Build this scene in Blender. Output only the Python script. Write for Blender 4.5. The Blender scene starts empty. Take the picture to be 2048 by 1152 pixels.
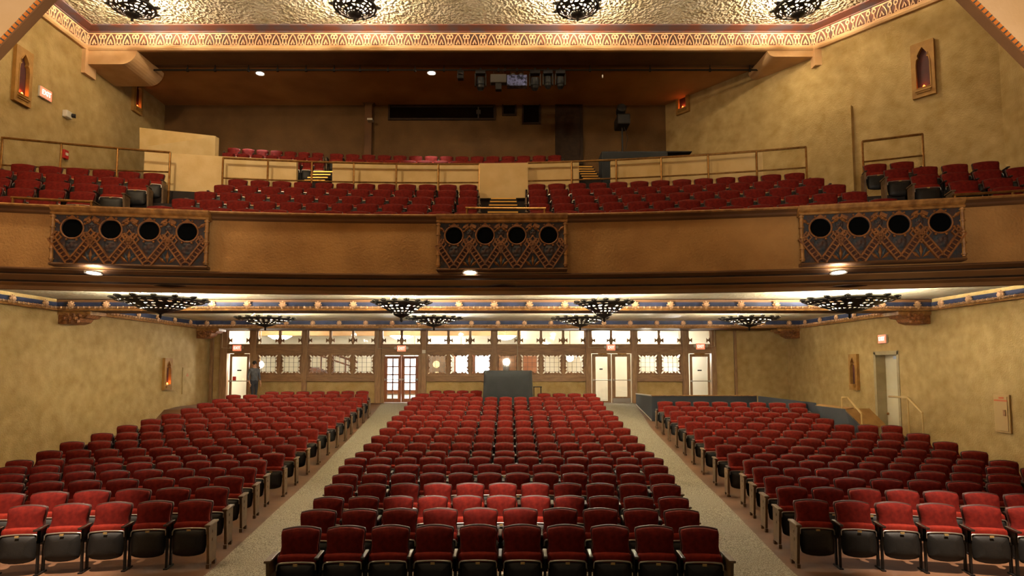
import bpy, bmesh, math, random
from mathutils import Vector, Matrix, Euler
random.seed(7)
PI = math.pi
SC = bpy.context.scene
COL = SC.collection
H = 2.75                      # lens height above the front of the stalls floor
F = 1220.0                    # focal length in pixels of a 2048 px wide frame
PITCH = math.radians(4.1)
HORIZON = 735.0
CXP = 1013.0
CYP = HORIZON - F * math.tan(PITCH)

# ------------------------------------------------------------------ camera
cam_data = bpy.data.cameras.new('camera')
cam = bpy.data.objects.new('camera', cam_data)
COL.objects.link(cam)
cam.location = (0, 0, H)
cam.rotation_euler = (PI / 2 + PITCH, 0, 0)
cam_data.sensor_width = 36.0
cam_data.lens = 36.0 * F / 2048.0
cam_data.shift_x = (1024 - CXP) / 2048.0
cam_data.shift_y = (CYP - 576) / 2048.0
cam_data.clip_start = 0.05
cam_data.clip_end = 200
SC.camera = cam

# ------------------------------------------------------------------ world, exposure
world = bpy.data.worlds.new('world')
SC.world = world
world.use_nodes = True
bg = world.node_tree.nodes['Background']
bg.inputs[0].default_value = (1.0, 0.72, 0.42, 1)
bg.inputs[1].default_value = 0.02
SC.view_settings.view_transform = 'Standard'
SC.view_settings.look = 'None'
SC.view_settings.gamma = 1.0
SC.view_settings.use_curve_mapping = False
SC.view_settings.exposure = 0.8
try:
    SC.cycles.use_denoising = True
    SC.cycles.max_bounces = 6
    SC.cycles.diffuse_bounces = 4
    SC.cycles.glossy_bounces = 2
    SC.cycles.transparent_max_bounces = 8
    SC.cycles.sample_clamp_indirect = 6.0
    SC.cycles.caustics_reflective = False
    SC.cycles.caustics_refractive = False
except Exception:
    pass


def lamp(name, kind, loc, power, color=(1, 0.78, 0.5), size=0.2, target=None, angle=60, blend=0.6):
    d = bpy.data.lights.new(name, kind)
    d.energy = power
    d.color = color
    if kind in ('POINT', 'SPOT'):
        d.shadow_soft_size = size
    if kind == 'SPOT':
        d.spot_size = math.radians(angle)
        d.spot_blend = blend
    if kind == 'AREA':
        d.size = size
    o = bpy.data.objects.new(name, d)
    COL.objects.link(o)
    o.location = (loc[0], loc[1], loc[2] + H)
    if target is not None:
        v = Vector(target) - Vector(loc)
        o.rotation_euler = v.to_track_quat('-Z', 'Y').to_euler()
    return o


# power of the lamps the hall has
P_UPPER = 640.0       # each bowl chandelier on the main ceiling
P_UNDER = 225.0       # each bowl chandelier under the balcony
P_LOBBY = 150.0
WARM = (1.0, 0.83, 0.58)
UNDERC = (1.0, 0.90, 0.72)
# house downlights of the main ceiling (above and in front of the frame)
lamp('house_spotlight', 'SPOT', (-0.6, 6.4, 9.3), 9500, (1, .80, .62), .12, (-0.35, 9.25, -2.0), 15, .8)
lamp('house_spotlight', 'SPOT', (-5.2, 5.6, 9.3), 9500, (1, .80, .62), .12, (-6.6, 8.2, -2.0), 17, .8)
lamp('house_spotlight', 'SPOT', (5.6, 5.6, 9.3), 9500, (1, .80, .62), .12, (6.3, 8.3, -2.0), 17, .8)
# fill spot behind the camera, added to lift the front rows
lamp('stage_fill_light', 'SPOT', (0.0, -2.5, 4.6), 110, (1, .80, .58), .5, (0, 8, -1.5), 90, .8)
for wx, tx in ((-3.0, -9.0), (0.0, -3.2), (0.0, 3.2), (3.0, 9.0)):  # added low spots that brighten the balcony front and soffit
    lamp('balcony_fill_light', 'SPOT', (wx, -1.5, .5), 290, (1, .80, .56), .3, (tx, 11.8, 2.4), 44, 1.0)
lamp('stage_side_light', 'SPOT', (-1.2, 0.6, 0.6), 1100, (1, .86, .70), .2, (-4.3, 5.0, 2.9), 50, .7)
lamp('stage_side_light', 'SPOT', (1.2, 0.6, 0.6), 1100, (1, .86, .70), .2, (4.3, 5.0, 2.9), 50, .7)
# wide house lights of the main ceiling nearer the stage, above the frame
for hx, hp in ((-8.0, 620), (0.0, 260), (7.5, 25)):
    lamp('house_light', 'POINT', (hx, 9.0, 9.5), hp, (1, .80, .52), .35)


# ------------------------------------------------------------------ picture -> place
_cp, _sp = math.cos(PITCH), math.sin(PITCH)


def ray(px, py):
    x = (px - CXP) / F
    y = -(py - CYP) / F
    return Vector((x, _cp - y * _sp, _sp + y * _cp))


def atY(px, py, Y):
    d = ray(px, py)
    return d * (Y / d.y)


def atX(px, py, X):
    d = ray(px, py)
    return d * (X / d.x)


def atZ(px, py, z):
    d = ray(px, py)
    return d * (z / d.z)


def atP(px, py, p, n):
    d = ray(px, py)
    return d * (Vector(p).dot(Vector(n)) / d.dot(Vector(n)))


def atC(px, py, fn):
    """point of the pixel's ray on the upright curved surface Y = fn(X)"""
    Y = fn(0.0)
    for _ in range(30):
        p = atY(px, py, Y)
        Y = fn(p.x)
    return atY(px, py, Y)


def proj(p):
    x, y, z = p
    dc = y * _cp + z * _sp
    uc = -y * _sp + z * _cp
    return CXP + F * x / dc, CYP - F * uc / dc


# ------------------------------------------------------------------ materials
def hexc(h):
    h = h.lstrip('#')
    c = [int(h[i:i + 2], 16) / 255 for i in (0, 2, 4)]
    return tuple(((v / 12.92) if v <= .04045 else ((v + .055) / 1.055) ** 2.4) for v in c) + (1,)


MATS = {}


def mat(name, base, rough=.6, c2=None, scale=6.0, bump=0.0, bscale=40.0, metal=0.0, sheen=0.0, spec=.5, detail=4,
        emit=None, estr=0.0, kind='noise', c2pos=(.35, .65), bdist=.02, stretch=None):
    if name in MATS:
        return MATS[name]
    m = bpy.data.materials.new(name)
    m.use_nodes = True
    nt = m.node_tree
    N, L = nt.nodes, nt.links
    b = N['Principled BSDF']
    base = hexc(base) if isinstance(base, str) else tuple(base) + (1,) * (4 - len(base))
    b.inputs['Base Color'].default_value = base
    b.inputs['Roughness'].default_value = rough
    b.inputs['Metallic'].default_value = metal
    b.inputs['Specular IOR Level'].default_value = spec
    if sheen:
        b.inputs['Sheen Weight'].default_value = sheen
        b.inputs['Sheen Roughness'].default_value = .5
        b.inputs['Sheen Tint'].default_value = base
    if emit is not None:
        b.inputs['Emission Color'].default_value = hexc(emit) if isinstance(emit, str) else tuple(emit) + (1,) * (4 - len(emit))
        b.inputs['Emission Strength'].default_value = estr
    tc = None
    if c2 is not None or bump:
        tc = N.new('ShaderNodeTexCoord')
        src = tc.outputs['Object']
        if stretch:
            mp = N.new('ShaderNodeMapping')
            mp.inputs['Scale'].default_value = stretch
            L.new(src, mp.inputs[0])
            src = mp.outputs[0]
    if c2 is not None:
        c2 = hexc(c2) if isinstance(c2, str) else tuple(c2) + (1,) * (4 - len(c2))
        n = N.new('ShaderNodeTexNoise')
        n.inputs['Scale'].default_value = scale
        n.inputs['Detail'].default_value = detail
        L.new(src, n.inputs['Vector'])
        r = N.new('ShaderNodeValToRGB')
        r.color_ramp.elements[0].position = c2pos[0]
        r.color_ramp.elements[1].position = c2pos[1]
        r.color_ramp.elements[0].color = base
        r.color_ramp.elements[1].color = c2
        L.new(n.outputs['Fac'], r.inputs[0])
        L.new(r.outputs[0], b.inputs['Base Color'])
    if bump:
        if kind == 'voronoi':
            t = N.new('ShaderNodeTexVoronoi')
            t.feature = 'SMOOTH_F1'
            t.inputs['Scale'].default_value = bscale
            o = t.outputs['Distance']
            w = N.new('ShaderNodeTexNoise')
            w.inputs['Scale'].default_value = bscale * .6
            L.new(src, w.inputs['Vector'])
            mx = N.new('ShaderNodeMix')
            mx.data_type = 'VECTOR'
            mx.inputs[0].default_value = .12
            L.new(src, mx.inputs[4])
            L.new(w.outputs['Color'], mx.inputs[5])
            L.new(mx.outputs[1], t.inputs['Vector'])
        else:
            t = N.new('ShaderNodeTexNoise')
            t.inputs['Scale'].default_value = bscale
            t.inputs['Detail'].default_value = 3
            L.new(src, t.inputs['Vector'])
            o = t.outputs['Fac']
        bp = N.new('ShaderNodeBump')
        bp.inputs['Strength'].default_value = bump
        bp.inputs['Distance'].default_value = bdist
        L.new(o, bp.inputs['Height'])
        L.new(bp.outputs[0], b.inputs['Normal'])
    MATS[name] = m
    return m


def glass_mat(name, tint=(1, 1, 1), gloss=.08, rough=.03):
    if name in MATS:
        return MATS[name]
    m = bpy.data.materials.new(name)
    m.use_nodes = True
    N, L = m.node_tree.nodes, m.node_tree.links
    N.remove(N['Principled BSDF'])
    t = N.new('ShaderNodeBsdfTransparent')
    t.inputs[0].default_value = tuple(tint) + (1,)
    g = N.new('ShaderNodeBsdfGlossy')
    g.inputs['Roughness'].default_value = rough
    fr = N.new('ShaderNodeLayerWeight')
    fr.inputs[0].default_value = gloss
    mx = N.new('ShaderNodeMixShader')
    L.new(fr.outputs['Facing'], mx.inputs[0])
    L.new(t.outputs[0], mx.inputs[1])
    L.new(g.outputs[0], mx.inputs[2])
    mx2 = N.new('ShaderNodeMixShader')
    mx2.inputs[0].default_value = .06
    L.new(t.outputs[0], mx2.inputs[1])
    L.new(g.outputs[0], mx2.inputs[2])
    L.new(mx2.outputs[0], N['Material Output'].inputs[0])
    MATS[name] = m
    return m


M_STUCCO = mat('gold_stucco', '#b59a66', .85, '#9c8049', 3.2, .6, 26, bdist=.03, detail=9, c2pos=(.3, .7))
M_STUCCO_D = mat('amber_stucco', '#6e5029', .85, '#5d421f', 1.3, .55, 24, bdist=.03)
M_CEIL = mat('gilded_ceiling_plaster', '#b3a68c', .55, '#9c8e6e', 2.0, 1.0, 14, kind='voronoi', bdist=.15)
M_CEIL_U = mat('gilded_low_ceiling_plaster', '#cfc6ae', .42, '#bdb28f', 3.0, .55, 14, kind='voronoi', bdist=.03)
M_PLASTER = mat('peach_plaster', '#cba274', .7, '#bf9562', 2.0, .1, 40)
M_BROWNPL = mat('brown_painted_plaster', '#6e4a26', .75, '#5b3b1d', 1.2, .15, 30)
M_SOFFIT = mat('umber_soffit', '#a07a4e', .8, '#8e6940', 1.0, .15, 30)
M_DARKCEIL = mat('dark_rear_ceiling', '#b98548', .85, '#a06d38', .7, .2, 20)
M_WOOD = mat('oiled_oak', '#94714b', .5, '#795838', 5.0, .12, 30, stretch=(6, 6, .6))
M_WOOD_H = mat('oiled_oak_rail', '#8c6843', .5, '#735233', 5.0, .12, 30, stretch=(.6, 6, 6))
M_DARKWOOD = mat('dark_walnut', '#3c2a1c', .6, '#2b1d13', 6.0, .1, 30, spec=.2)
M_CREAM = mat('cream_paint', '#cfb27a', .6, '#c3a468', 2.5, .15, 30)
M_DOOR = mat('pale_door_paint', '#d9cfae', .45, '#d0c49f', 1.5)
M_FLOOR = mat('brown_painted_concrete', '#6c4a30', .55, '#583b26', 1.8, .1, 20)
M_CARPET = mat('beige_patterned_carpet', '#a39a86', .95, '#6f6756', 48, .6, 30, detail=3, c2pos=(.44, .58), bdist=.02, stretch=(1.6, .75, 1))
M_RED = mat('red_velvet', '#66160d', .85, '#520e08', 18, .15, 180, sheen=.04, spec=.15)
M_REDDARK = mat('red_velvet_edge', '#80200f', .8, '#681509', 18, .1, 150, sheen=.06, spec=.2)
M_SHELL = mat('dark_seat_shell', '#43180f', .5, '#35120c', 4, 0, spec=.35)
M_PAN = mat('charcoal_seat_pan', '#1e1c1a', .5, '#181614', 8, .1, 120, spec=.3)
M_CHROME = mat('worn_steel_rim', '#b5aea4', .32, metal=.9)
M_BRASS = mat('aged_brass', '#9c7440', .35, '#80592c', 10, metal=.85)
M_BRASS_B = mat('bright_brass_nosing', '#d8a850', .35, metal=.6)
M_IRON = mat('black_iron', '#141110', .55, '#1c1714', 12, .1, 60, spec=.25)
M_ARM = mat('brown_armrest', '#2f1d15', .35, '#24150f', 10, spec=.6)
M_ENDP = mat('bronze_end_panel', '#6b5236', .5, '#513c26', 7, .1, 60)
M_BRONZE = mat('bronze_filigree', '#1a110d', .55, '#100a08', 8, .15, 60, metal=.1)
M_BULB = mat('bulb', '#fff4e0', .4, emit=(1, .86, .62), estr=30)
M_BLACK = mat('black_cloth', '#23262a', .9, '#1c1f23', 3, .15, 60)
M_NAVY = mat('navy_partition_paint', '#1e232c', .6, '#191d26', 1.5)
M_BLACKG = mat('porthole_shade_black', '#030405', .9, spec=.05)  # shade inside the portholes, put into the colour of solid discs
M_WHITEPL = mat('white_plastic', '#cfc6b4', .45)
M_REDSIGN = mat('red_exit_glow', '#c63a2a', .4, emit=(1, .14, .07), estr=1.4)
M_SIGNTXT = mat('pale_exit_letter', '#ffd0c0', .4, emit=(1, .62, .5), estr=1.5)
M_TERRA = mat('gilded_terracotta', '#84511f', .6, '#663c17', 9, .2, 60)
M_TEAL = mat('blue_grey_relief_ground', '#2a3036', .75, '#4a2c1a', 7, .5, 22, c2pos=(.4, .7))
M_STENCIL = mat('ivory_frieze_relief', '#c39a72', .65, '#b08862', 6)
M_STENBG = mat('brown_frieze_ground', '#5c2e18', .8, '#3c2a22', 5)
M_COVE = mat('painted_cove_band', '#5b2f20', .7, '#4b3a3d', 2.2, .1, 20, c2pos=(.45, .6))
M_BLUE = mat('indigo_band', '#2c3350', .7, '#1d2338', 3)
M_GOLDM = mat('gilt_moulding', '#a5773f', .5, '#7c5428', 9, .3, 40)
M_GLASS = glass_mat('clear_pane')


# ------------------------------------------------------------------ mesh helpers
def R(v):
    return (v[0], v[1], v[2])


class MB:
    def __init__(s):
        s.v, s.f, s.m = [], [], []

    def add(s, vs, fs, mi=0):
        o = len(s.v)
        s.v += [tuple(v) for v in vs]
        s.f += [tuple(i + o for i in f) for f in fs]
        s.m += [mi] * len(fs)
        return s

    def box(s, x0, x1, y0, y1, z0, z1, mi=0):
        vs = [(x0, y0, z0), (x1, y0, z0), (x1, y1, z0), (x0, y1, z0), (x0, y0, z1), (x1, y0, z1), (x1, y1, z1), (x0, y1, z1)]
        return s.add(vs, [(0, 3, 2, 1), (4, 5, 6, 7), (0, 1, 5, 4), (1, 2, 6, 5), (2, 3, 7, 6), (3, 0, 4, 7)], mi)

    def obox(s, c, ux, uy, uz, mi=0):
        """box from centre and three half-extent vectors"""
        c, ux, uy, uz = Vector(c), Vector(ux), Vector(uy), Vector(uz)
        vs = [c + a * ux + b * uy + d * uz for d in (-1, 1) for a, b in ((-1, -1), (1, -1), (1, 1), (-1, 1))]
        return s.add(vs, [(0, 3, 2, 1), (4, 5, 6, 7), (0, 1, 5, 4), (1, 2, 6, 5), (2, 3, 7, 6), (3, 0, 4, 7)], mi)

    def prism(s, pts, d, mi=0):
        """closed outline pts (3D) pushed along d"""
        n = len(pts)
        d = Vector(d)
        vs = [Vector(p) for p in pts] + [Vector(p) + d for p in pts]
        fs = [tuple(range(n))[::-1], tuple(range(n, 2 * n))] + [(i, (i + 1) % n, n + (i + 1) % n, n + i) for i in range(n)]
        return s.add(vs, fs, mi)

    def ring(s, outer, inner, d, mi=0):
        """plate with a hole: two outlines with the same number of points, thickened along d"""
        n = len(outer)
        d = Vector(d)
        vs = [Vector(p) for p in outer] + [Vector(p) for p in inner] + [Vector(p) + d for p in outer] + [Vector(p) + d for p in inner]
        fs = []
        for i in range(n):
            j = (i + 1) % n
            fs += [(i, j, n + j, n + i), (2 * n + i, 3 * n + i, 3 * n + j, 2 * n + j), (i, 2 * n + i, 2 * n + j, j), (n + i, n + j, 3 * n + j, 3 * n + i)]
        return s.add(vs, fs, mi)

    def tube(s, pts, r, n=8, closed=False, mi=0, caps=True):
        pts = [Vector(p) for p in pts]
        k = len(pts)
        o = []
        up = None
        for i, p in enumerate(pts):
            a = pts[(i - 1) % k] if (closed or i > 0) else p
            b = pts[(i + 1) % k] if (closed or i < k - 1) else p
            t = (b - a).normalized()
            if up is None:
                up = Vector((0, 0, 1)) if abs(t.z) < .9 else Vector((1, 0, 0))
            u = t.cross(up)
            u = u.normalized() if u.length > 1e-6 else t.orthogonal().normalized()
            w = u.cross(t).normalized()
            up = w
            rr = r[i] if isinstance(r, (list, tuple)) else r
            o += [p + rr * (math.cos(2 * PI * q / n) * u + math.sin(2 * PI * q / n) * w) for q in range(n)]
        fs = []
        for i in range(k if closed else k - 1):
            a, b = i * n, ((i + 1) % k) * n
            fs += [(a + q, a + (q + 1) % n, b + (q + 1) % n, b + q) for q in range(n)]
        if caps and not closed:
            fs += [tuple(range(n))[::-1], tuple(range((k - 1) * n, k * n))]
        return s.add(o, fs, mi)

    def lathe(s, prof, n=16, c=(0, 0, 0), mi=0):
        """prof: list of (radius, z)"""
        vs, fs = [], []
        k = len(prof)
        for i in range(n):
            a = 2 * PI * i / n
            vs += [(c[0] + r * math.cos(a), c[1] + r * math.sin(a), c[2] + z) for r, z in prof]
        for i in range(n):
            j = (i + 1) % n
            fs += [(i * k + q, j * k + q, j * k + q + 1, i * k + q + 1) for q in range(k - 1)]
        return s.add(vs, fs, mi)

    def ball(s, c, r, n=8, sz=1.0, mi=0):
        k = max(3, n // 2)
        return s.lathe([(max(1e-4, r * math.sin(PI * i / k)), -r * sz * math.cos(PI * i / k)) for i in range(k + 1)], n, c, mi)

    def sweep(s, path, prof, caps=True, mi=0, closedprof=True):
        """path of (x, y) with profile (offset to the left normal, z)"""
        k, n = len(prof), len(path)
        vs = []
        for i, p in enumerate(path):
            p = Vector((p[0], p[1]))
            ns = []
            if i > 0:
                d = (p - Vector(path[i - 1][:2])).normalized()
                ns.append(Vector((-d.y, d.x)))
            if i < n - 1:
                d = (Vector(path[i + 1][:2]) - p).normalized()
                ns.append(Vector((-d.y, d.x)))
            nn = ns[0] if len(ns) == 1 else (ns[0] + ns[1]) / (1 + ns[0].dot(ns[1]))
            vs += [(p.x + nn.x * o, p.y + nn.y * o, z) for o, z in prof]
        fs = []
        for i in range(n - 1):
            for q in range(k if closedprof else k - 1):
                w = (q + 1) % k
                fs.append((i * k + q, (i + 1) * k + q, (i + 1) * k + w, i * k + w))
        if caps and closedprof:
            fs += [tuple(range(k))[::-1], tuple(range((n - 1) * k, n * k))]
        return s.add(vs, fs, mi)

    def mesh(s, name, mats, smooth=False, bevel=0.0, recalc=True):
        me = bpy.data.meshes.new(name)
        me.from_pydata(s.v, [], s.f)
        for m in (mats if isinstance(mats, (list, tuple)) else [mats]):
            me.materials.append(m)
        if any(s.m):
            me.polygons.foreach_set('material_index', s.m)
        if recalc or bevel:
            bm = bmesh.new()
            bm.from_mesh(me)
            if recalc:
                bmesh.ops.recalc_face_normals(bm, faces=bm.faces)
            if bevel:
                bmesh.ops.bevel(bm, geom=[e for e in bm.edges if len(e.link_faces) == 2 and e.calc_face_angle(0) > .6], offset=bevel, segments=2, affect='EDGES', profile=.5)
            bm.to_mesh(me)
            bm.free()
        if smooth:
            me.polygons.foreach_set('use_smooth', [True] * len(me.polygons))
        me.update()
        return me

    def build(s, name, mats, parent=None, smooth=False, bevel=0.0, recalc=True, **props):
        return link(name, s.mesh(name, mats, smooth, bevel, recalc), parent, **props)


def link(name, data, parent=None, loc=None, rot=None, **props):
    o = bpy.data.objects.new(name, data)
    COL.objects.link(o)
    if parent is not None:
        o.parent = parent
    if loc is not None:
        o.location = R(loc)
    if rot is not None:
        o.rotation_euler = rot
    for k, v in props.items():
        o[k] = v
    return o


def thing(name, label, cat, loc=(0, 0, 0), rz=0.0, group=None):
    o = link(name, None, None, loc, (0, 0, rz), label=label, category=cat)
    if group:
        o['group'] = group
    o.empty_display_size = .1
    return o


def struct(name, mb, m, parent=None, **k):
    if parent is None:
        k['kind'] = 'structure'
    return mb.build(name, m, parent, **k)


def text_mesh(body, size, depth=.004):
    cu = bpy.data.curves.new('lettering', 'FONT')
    cu.body = body
    cu.size = size
    cu.extrude = depth
    cu.align_x = 'CENTER'
    cu.align_y = 'CENTER'
    o = bpy.data.objects.new('lettering', cu)
    COL.objects.link(o)
    dg = bpy.context.evaluated_depsgraph_get()
    me = bpy.data.meshes.new_from_object(o.evaluated_get(dg))
    bpy.data.objects.remove(o)
    bpy.data.curves.remove(cu)
    return me


# numbered names of the setting
_cnt = {}


def nn(base):
    _cnt[base] = _cnt.get(base, 0) + 1
    return '%s_%d' % (base, _cnt[base])


# ------------------------------------------------------------------ the hall's main lines (heights are measured from the lens)
XL, XR = -12.9, 12.2
YBACK = 26.5
Z_UP = 9.97                                   # main ceiling


def bal(D):                                   # curve of the balcony and its rows
    return lambda X: D - .0338 * X - .01353 * X * X


def stall(D):                                 # curve of the stalls rows
    return lambda X: D - X * X / 68.0


ROWY = [1057, 1022, 996, 970, 949, 931, 916, 903.5, 887, 871, 856, 842, 831, 821, 811, 801.6, 794, 786.6, 781]
ROWD = [7.14 + .9 * i for i in range(19)]
SEATH = .87
ROWZ = [atY(1013, y, d).z - SEATH for y, d in zip(ROWY, ROWD)]
_pz = [(2.0, ROWZ[0]), (6.0, ROWZ[0])] + [(d, z) for d, z in zip(ROWD, ROWZ)] + [(YBACK, atY(1013, 806, YBACK).z), (40, atY(1013, 806, YBACK).z)]


def floor_z(X, Y):
    d = Y + X * X / 68.0
    for (a, za), (b, zb) in zip(_pz, _pz[1:]):
        if d <= b:
            z = za + (zb - za) * max(0, (d - a)) / (b - a)
            side = max(0, min(1, (abs(X) - 10.15) / .7)) * max(0, min(1, (25.6 - d) / 1.5))
            return z - .75 * side
    return _pz[-1][1]


Z_BACKFLOOR = _pz[-1][1]
BALD = [12.75, 13.57, 14.39, 15.21, 16.03]
BALY = [419, 404, 389.5, 376, 365]
BALZ = [atY(1013, y, d).z - SEATH for y, d in zip(BALY, BALD)]
UPD = [18.4, 19.3, 20.2]
UPZ = [atY(1013, 325, 18.4).z - SEATH, atY(900, 318, 19.3).z - SEATH, atY(900, 309, 20.2).z - SEATH]
# right-hand upper wall runs diagonally to the rear
RW0 = Vector((12.2, 14.6))
RW1 = Vector((6.0, 22.4))
RWN = Vector((-(RW1 - RW0).y, (RW1 - RW0).x)).normalized()     # towards the room
YUP = 22.4                                    # upper rear wall


# ================================================================== structure
Z_UP = atY(1013, 51, 17.8).z
Z_REAR = atY(1013, 147, 19.9).z
Z_BEAM = atY(1013, 104, 18.1).z


def gsweep(mb, prof, g, X0, X1, n=44, closed=True, mi=0):
    """profile of (D, z) carried sideways along the curve Y = D + g(X)"""
    k = len(prof)
    vs, fs = [], []
    for i in range(n + 1):
        X = X0 + (X1 - X0) * i / n
        y = g(X)
        vs += [(X, d + y, z) for d, z in prof]
    for i in range(n):
        for q in range(k if closed else k - 1):
            w = (q + 1) % k
            fs.append((i * k + q, (i + 1) * k + q, (i + 1) * k + w, i * k + w))
    if closed:
        fs += [tuple(range(k))[::-1], tuple(range(n * k, (n + 1) * k))]
    return mb.add(vs, fs, mi)


g_bal = bal(0.0)
g_stall = stall(0.0)

# ---- stalls floor and carpet
mb = MB()
NX, NY = 26, 70
for j in range(NY + 1):
    Y = 0.5 + (YBACK + .3 - .5) * j / NY
    for i in range(NX + 1):
        X = XL - .3 + (XR - XL + .6) * i / NX
        mb.v.append((X, Y, floor_z(X, Y)))
for j in range(NY):
    for i in range(NX):
        a = j * (NX + 1) + i
        mb.f.append((a, a + 1, a + NX + 2, a + NX + 1))
mb.m = [0] * len(mb.f)
struct('floor_auditorium', mb, M_FLOOR, recalc=False)


def carpet(d0, d1, xl, xr, nd=20, nx=6):
    m = MB()
    for j in range(nd + 1):
        d = d0 + (d1 - d0) * j / nd
        a, b = xl(d), xr(d)
        for i in range(nx + 1):
            X = a + (b - a) * i / nx
            Y = d - X * X / 68
            m.v.append((X, Y, floor_z(X, Y) + .012))
    for j in range(nd):
        for i in range(nx):
            a = j * (nx + 1) + i
            m.f.append((a, a + 1, a + nx + 2, a + nx + 1))
    m.m = [0] * len(m.f)
    return m


def lerp_tab(tab):
    def f(d):
        for (a, va), (b, vb) in zip(tab, tab[1:]):
            if d <= b:
                return va + (vb - va) * max(0, d - a) / (b - a)
        return tab[-1][1]
    return f


struct('floor_carpet', carpet(1.5, 8.35, lambda d: -11.5, lambda d: 11.2, 10, 24), M_CARPET, recalc=False)
struct('floor_carpet', carpet(8.35, 26.4, lerp_tab([(8.35, -3.95), (13.4, -4.5), (23, -4.95), (26.4, -5.3)]), lerp_tab([(8.35, -2.7), (14, -3.2), (26.4, -3.2)]), 40, 4), M_CARPET, recalc=False)
struct('floor_carpet', carpet(8.35, 26.4, lerp_tab([(8.35, 2.6), (14, 3.1), (26.4, 3.1)]), lerp_tab([(8.35, 3.8), (13.4, 4.45), (20.6, 4.75), (26.4, 5.4)]), 40, 4), M_CARPET, recalc=False)

# ---- side walls
ZB, ZT = -4.0, 11.6
struct('wall_left', MB().box(XL - .3, XL, 0.2, YBACK + .3, ZB, ZT), M_STUCCO)
dY0 = atX(1801, 800, XR).y
dY1 = atX(1752, 800, XR).y
dZ1 = atX(1778, 703, XR).z
dZ0 = floor_z(XR, (dY0 + dY1) / 2) + .12
mb = MB()
mb.box(XR, XR + .45, .2, dY0, ZB, ZT)
mb.box(XR, XR + .45, dY1, YBACK + .3, ZB, ZT)
mb.box(XR, XR + .45, dY0, dY1, dZ1, ZT)
mb.box(XR, XR + .45, dY0, dY1, ZB, dZ0)
struct('wall_right', mb, M_STUCCO)
# diagonal upper right wall, from the balcony floor upward, with a shallow pilaster
mb = MB()
a, b = RW0 - (RW1 - RW0) * .04, RW1 + (RW1 - RW0) * .06
o = RWN * -.3
mb.prism([(a.x, a.y, 2.3), (b.x, b.y, 2.3), (b.x + o.x, b.y + o.y, 2.3), (a.x + o.x, a.y + o.y, 2.3)], (0, 0, 9.3))
struct('wall_upper_right', mb, M_STUCCO)


def onRW(px, py, off=0.0):
    """the pixel's place on the diagonal wall, pushed OFF into the room"""
    return atP(px, py, (RW0.x + RWN.x * off, RW0.y + RWN.y * off, 0), (RWN.x, RWN.y, 0))


def plate_on_plane(mb, pts, n, th, mi=0):
    """flat outline given on a surface, thickened th along normal n"""
    mb.prism(pts, Vector((n[0], n[1], 0)) * th, mi)


p = [onRW(1655, 225), onRW(1706, 217), onRW(1712, 360), onRW(1659, 372)]
zt = (p[0].z + p[1].z) / 2
zb = 2.9
q = [Vector((p[0].x, p[0].y, zb)), Vector((p[1].x, p[1].y, zb)), Vector((p[1].x, p[1].y, zt)), Vector((p[0].x, p[0].y, zt))]
mb = MB()
plate_on_plane(mb, q, RWN, .16)
struct(nn('trim'), mb, M_STUCCO)

# ---- upper rear wall, beam, rear ceiling
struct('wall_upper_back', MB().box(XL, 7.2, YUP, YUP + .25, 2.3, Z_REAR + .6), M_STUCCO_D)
struct('ceiling_rear', MB().box(XL, 10.5, 18.7, YUP + .4, Z_REAR, Z_REAR + .2), M_DARKCEIL)
# wide mouldings running below the rear ceiling just behind the beam
zr = Z_REAR
struct(nn('trim'), MB().box(XL, 9.4, 18.9, 19.05, zr - .12, zr), M_BROWNPL, bevel=.02)
struct(nn('trim'), MB().box(XL, 9.2, 19.25, 19.38, zr - .07, zr), M_BROWNPL, bevel=.02)
for x0, x1 in ((665, 755), (962, 1042), (1250, 1330)):
    a, b = atY(x0, 118, 19.1), atY(x1, 118, 19.1)
    struct(nn('trim'), MB().box(a.x, b.x, 19.05, 19.25, zr - .05, zr), M_DARKWOOD, bevel=.01)
struct('wall_beam', MB().box(XL, 9.6, 18.1, 18.9, Z_BEAM, Z_UP + .6), M_BROWNPL)

# ---- corbels of the beam
for side in (-1, 1):
    if side < 0:
        xw, xe = XL, atY(280, 130, 18.2).x
        zlo = atY(200, 131, 18.1).z
        y1 = 19.5
    else:
        xw, xe = 10.6, atY(1530, 120, 18.2).x
        zlo = atY(1600, 116, 18.1).z
        y1 = 19.5
    r = Z_BEAM - zlo + .02
    s = 1 if side < 0 else -1
    pts = [(xw, 18.02, Z_BEAM + .02), (xe, 18.02, Z_BEAM + .02)]
    cx = xe - s * r * 1.1
    for i in range(1, 9):
        a = PI / 2 * i / 8
        pts.append((cx + s * r * 1.1 * math.cos(a), 18.02, Z_BEAM + .02 - r * math.sin(a)))
    pts.append((xw, 18.02, zlo))
    mb = MB()
    mb.prism(pts, (0, y1 - 18.02, 0))
    lx = atY(152 if side < 0 else 1650, 130, 18.0).x
    mb.box(min(xw, lx + s * .35), max(xw, lx + s * .35), 17.9, 18.4, zlo - .32, Z_BEAM)
    struct(nn('trim'), mb, M_PLASTER)

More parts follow.
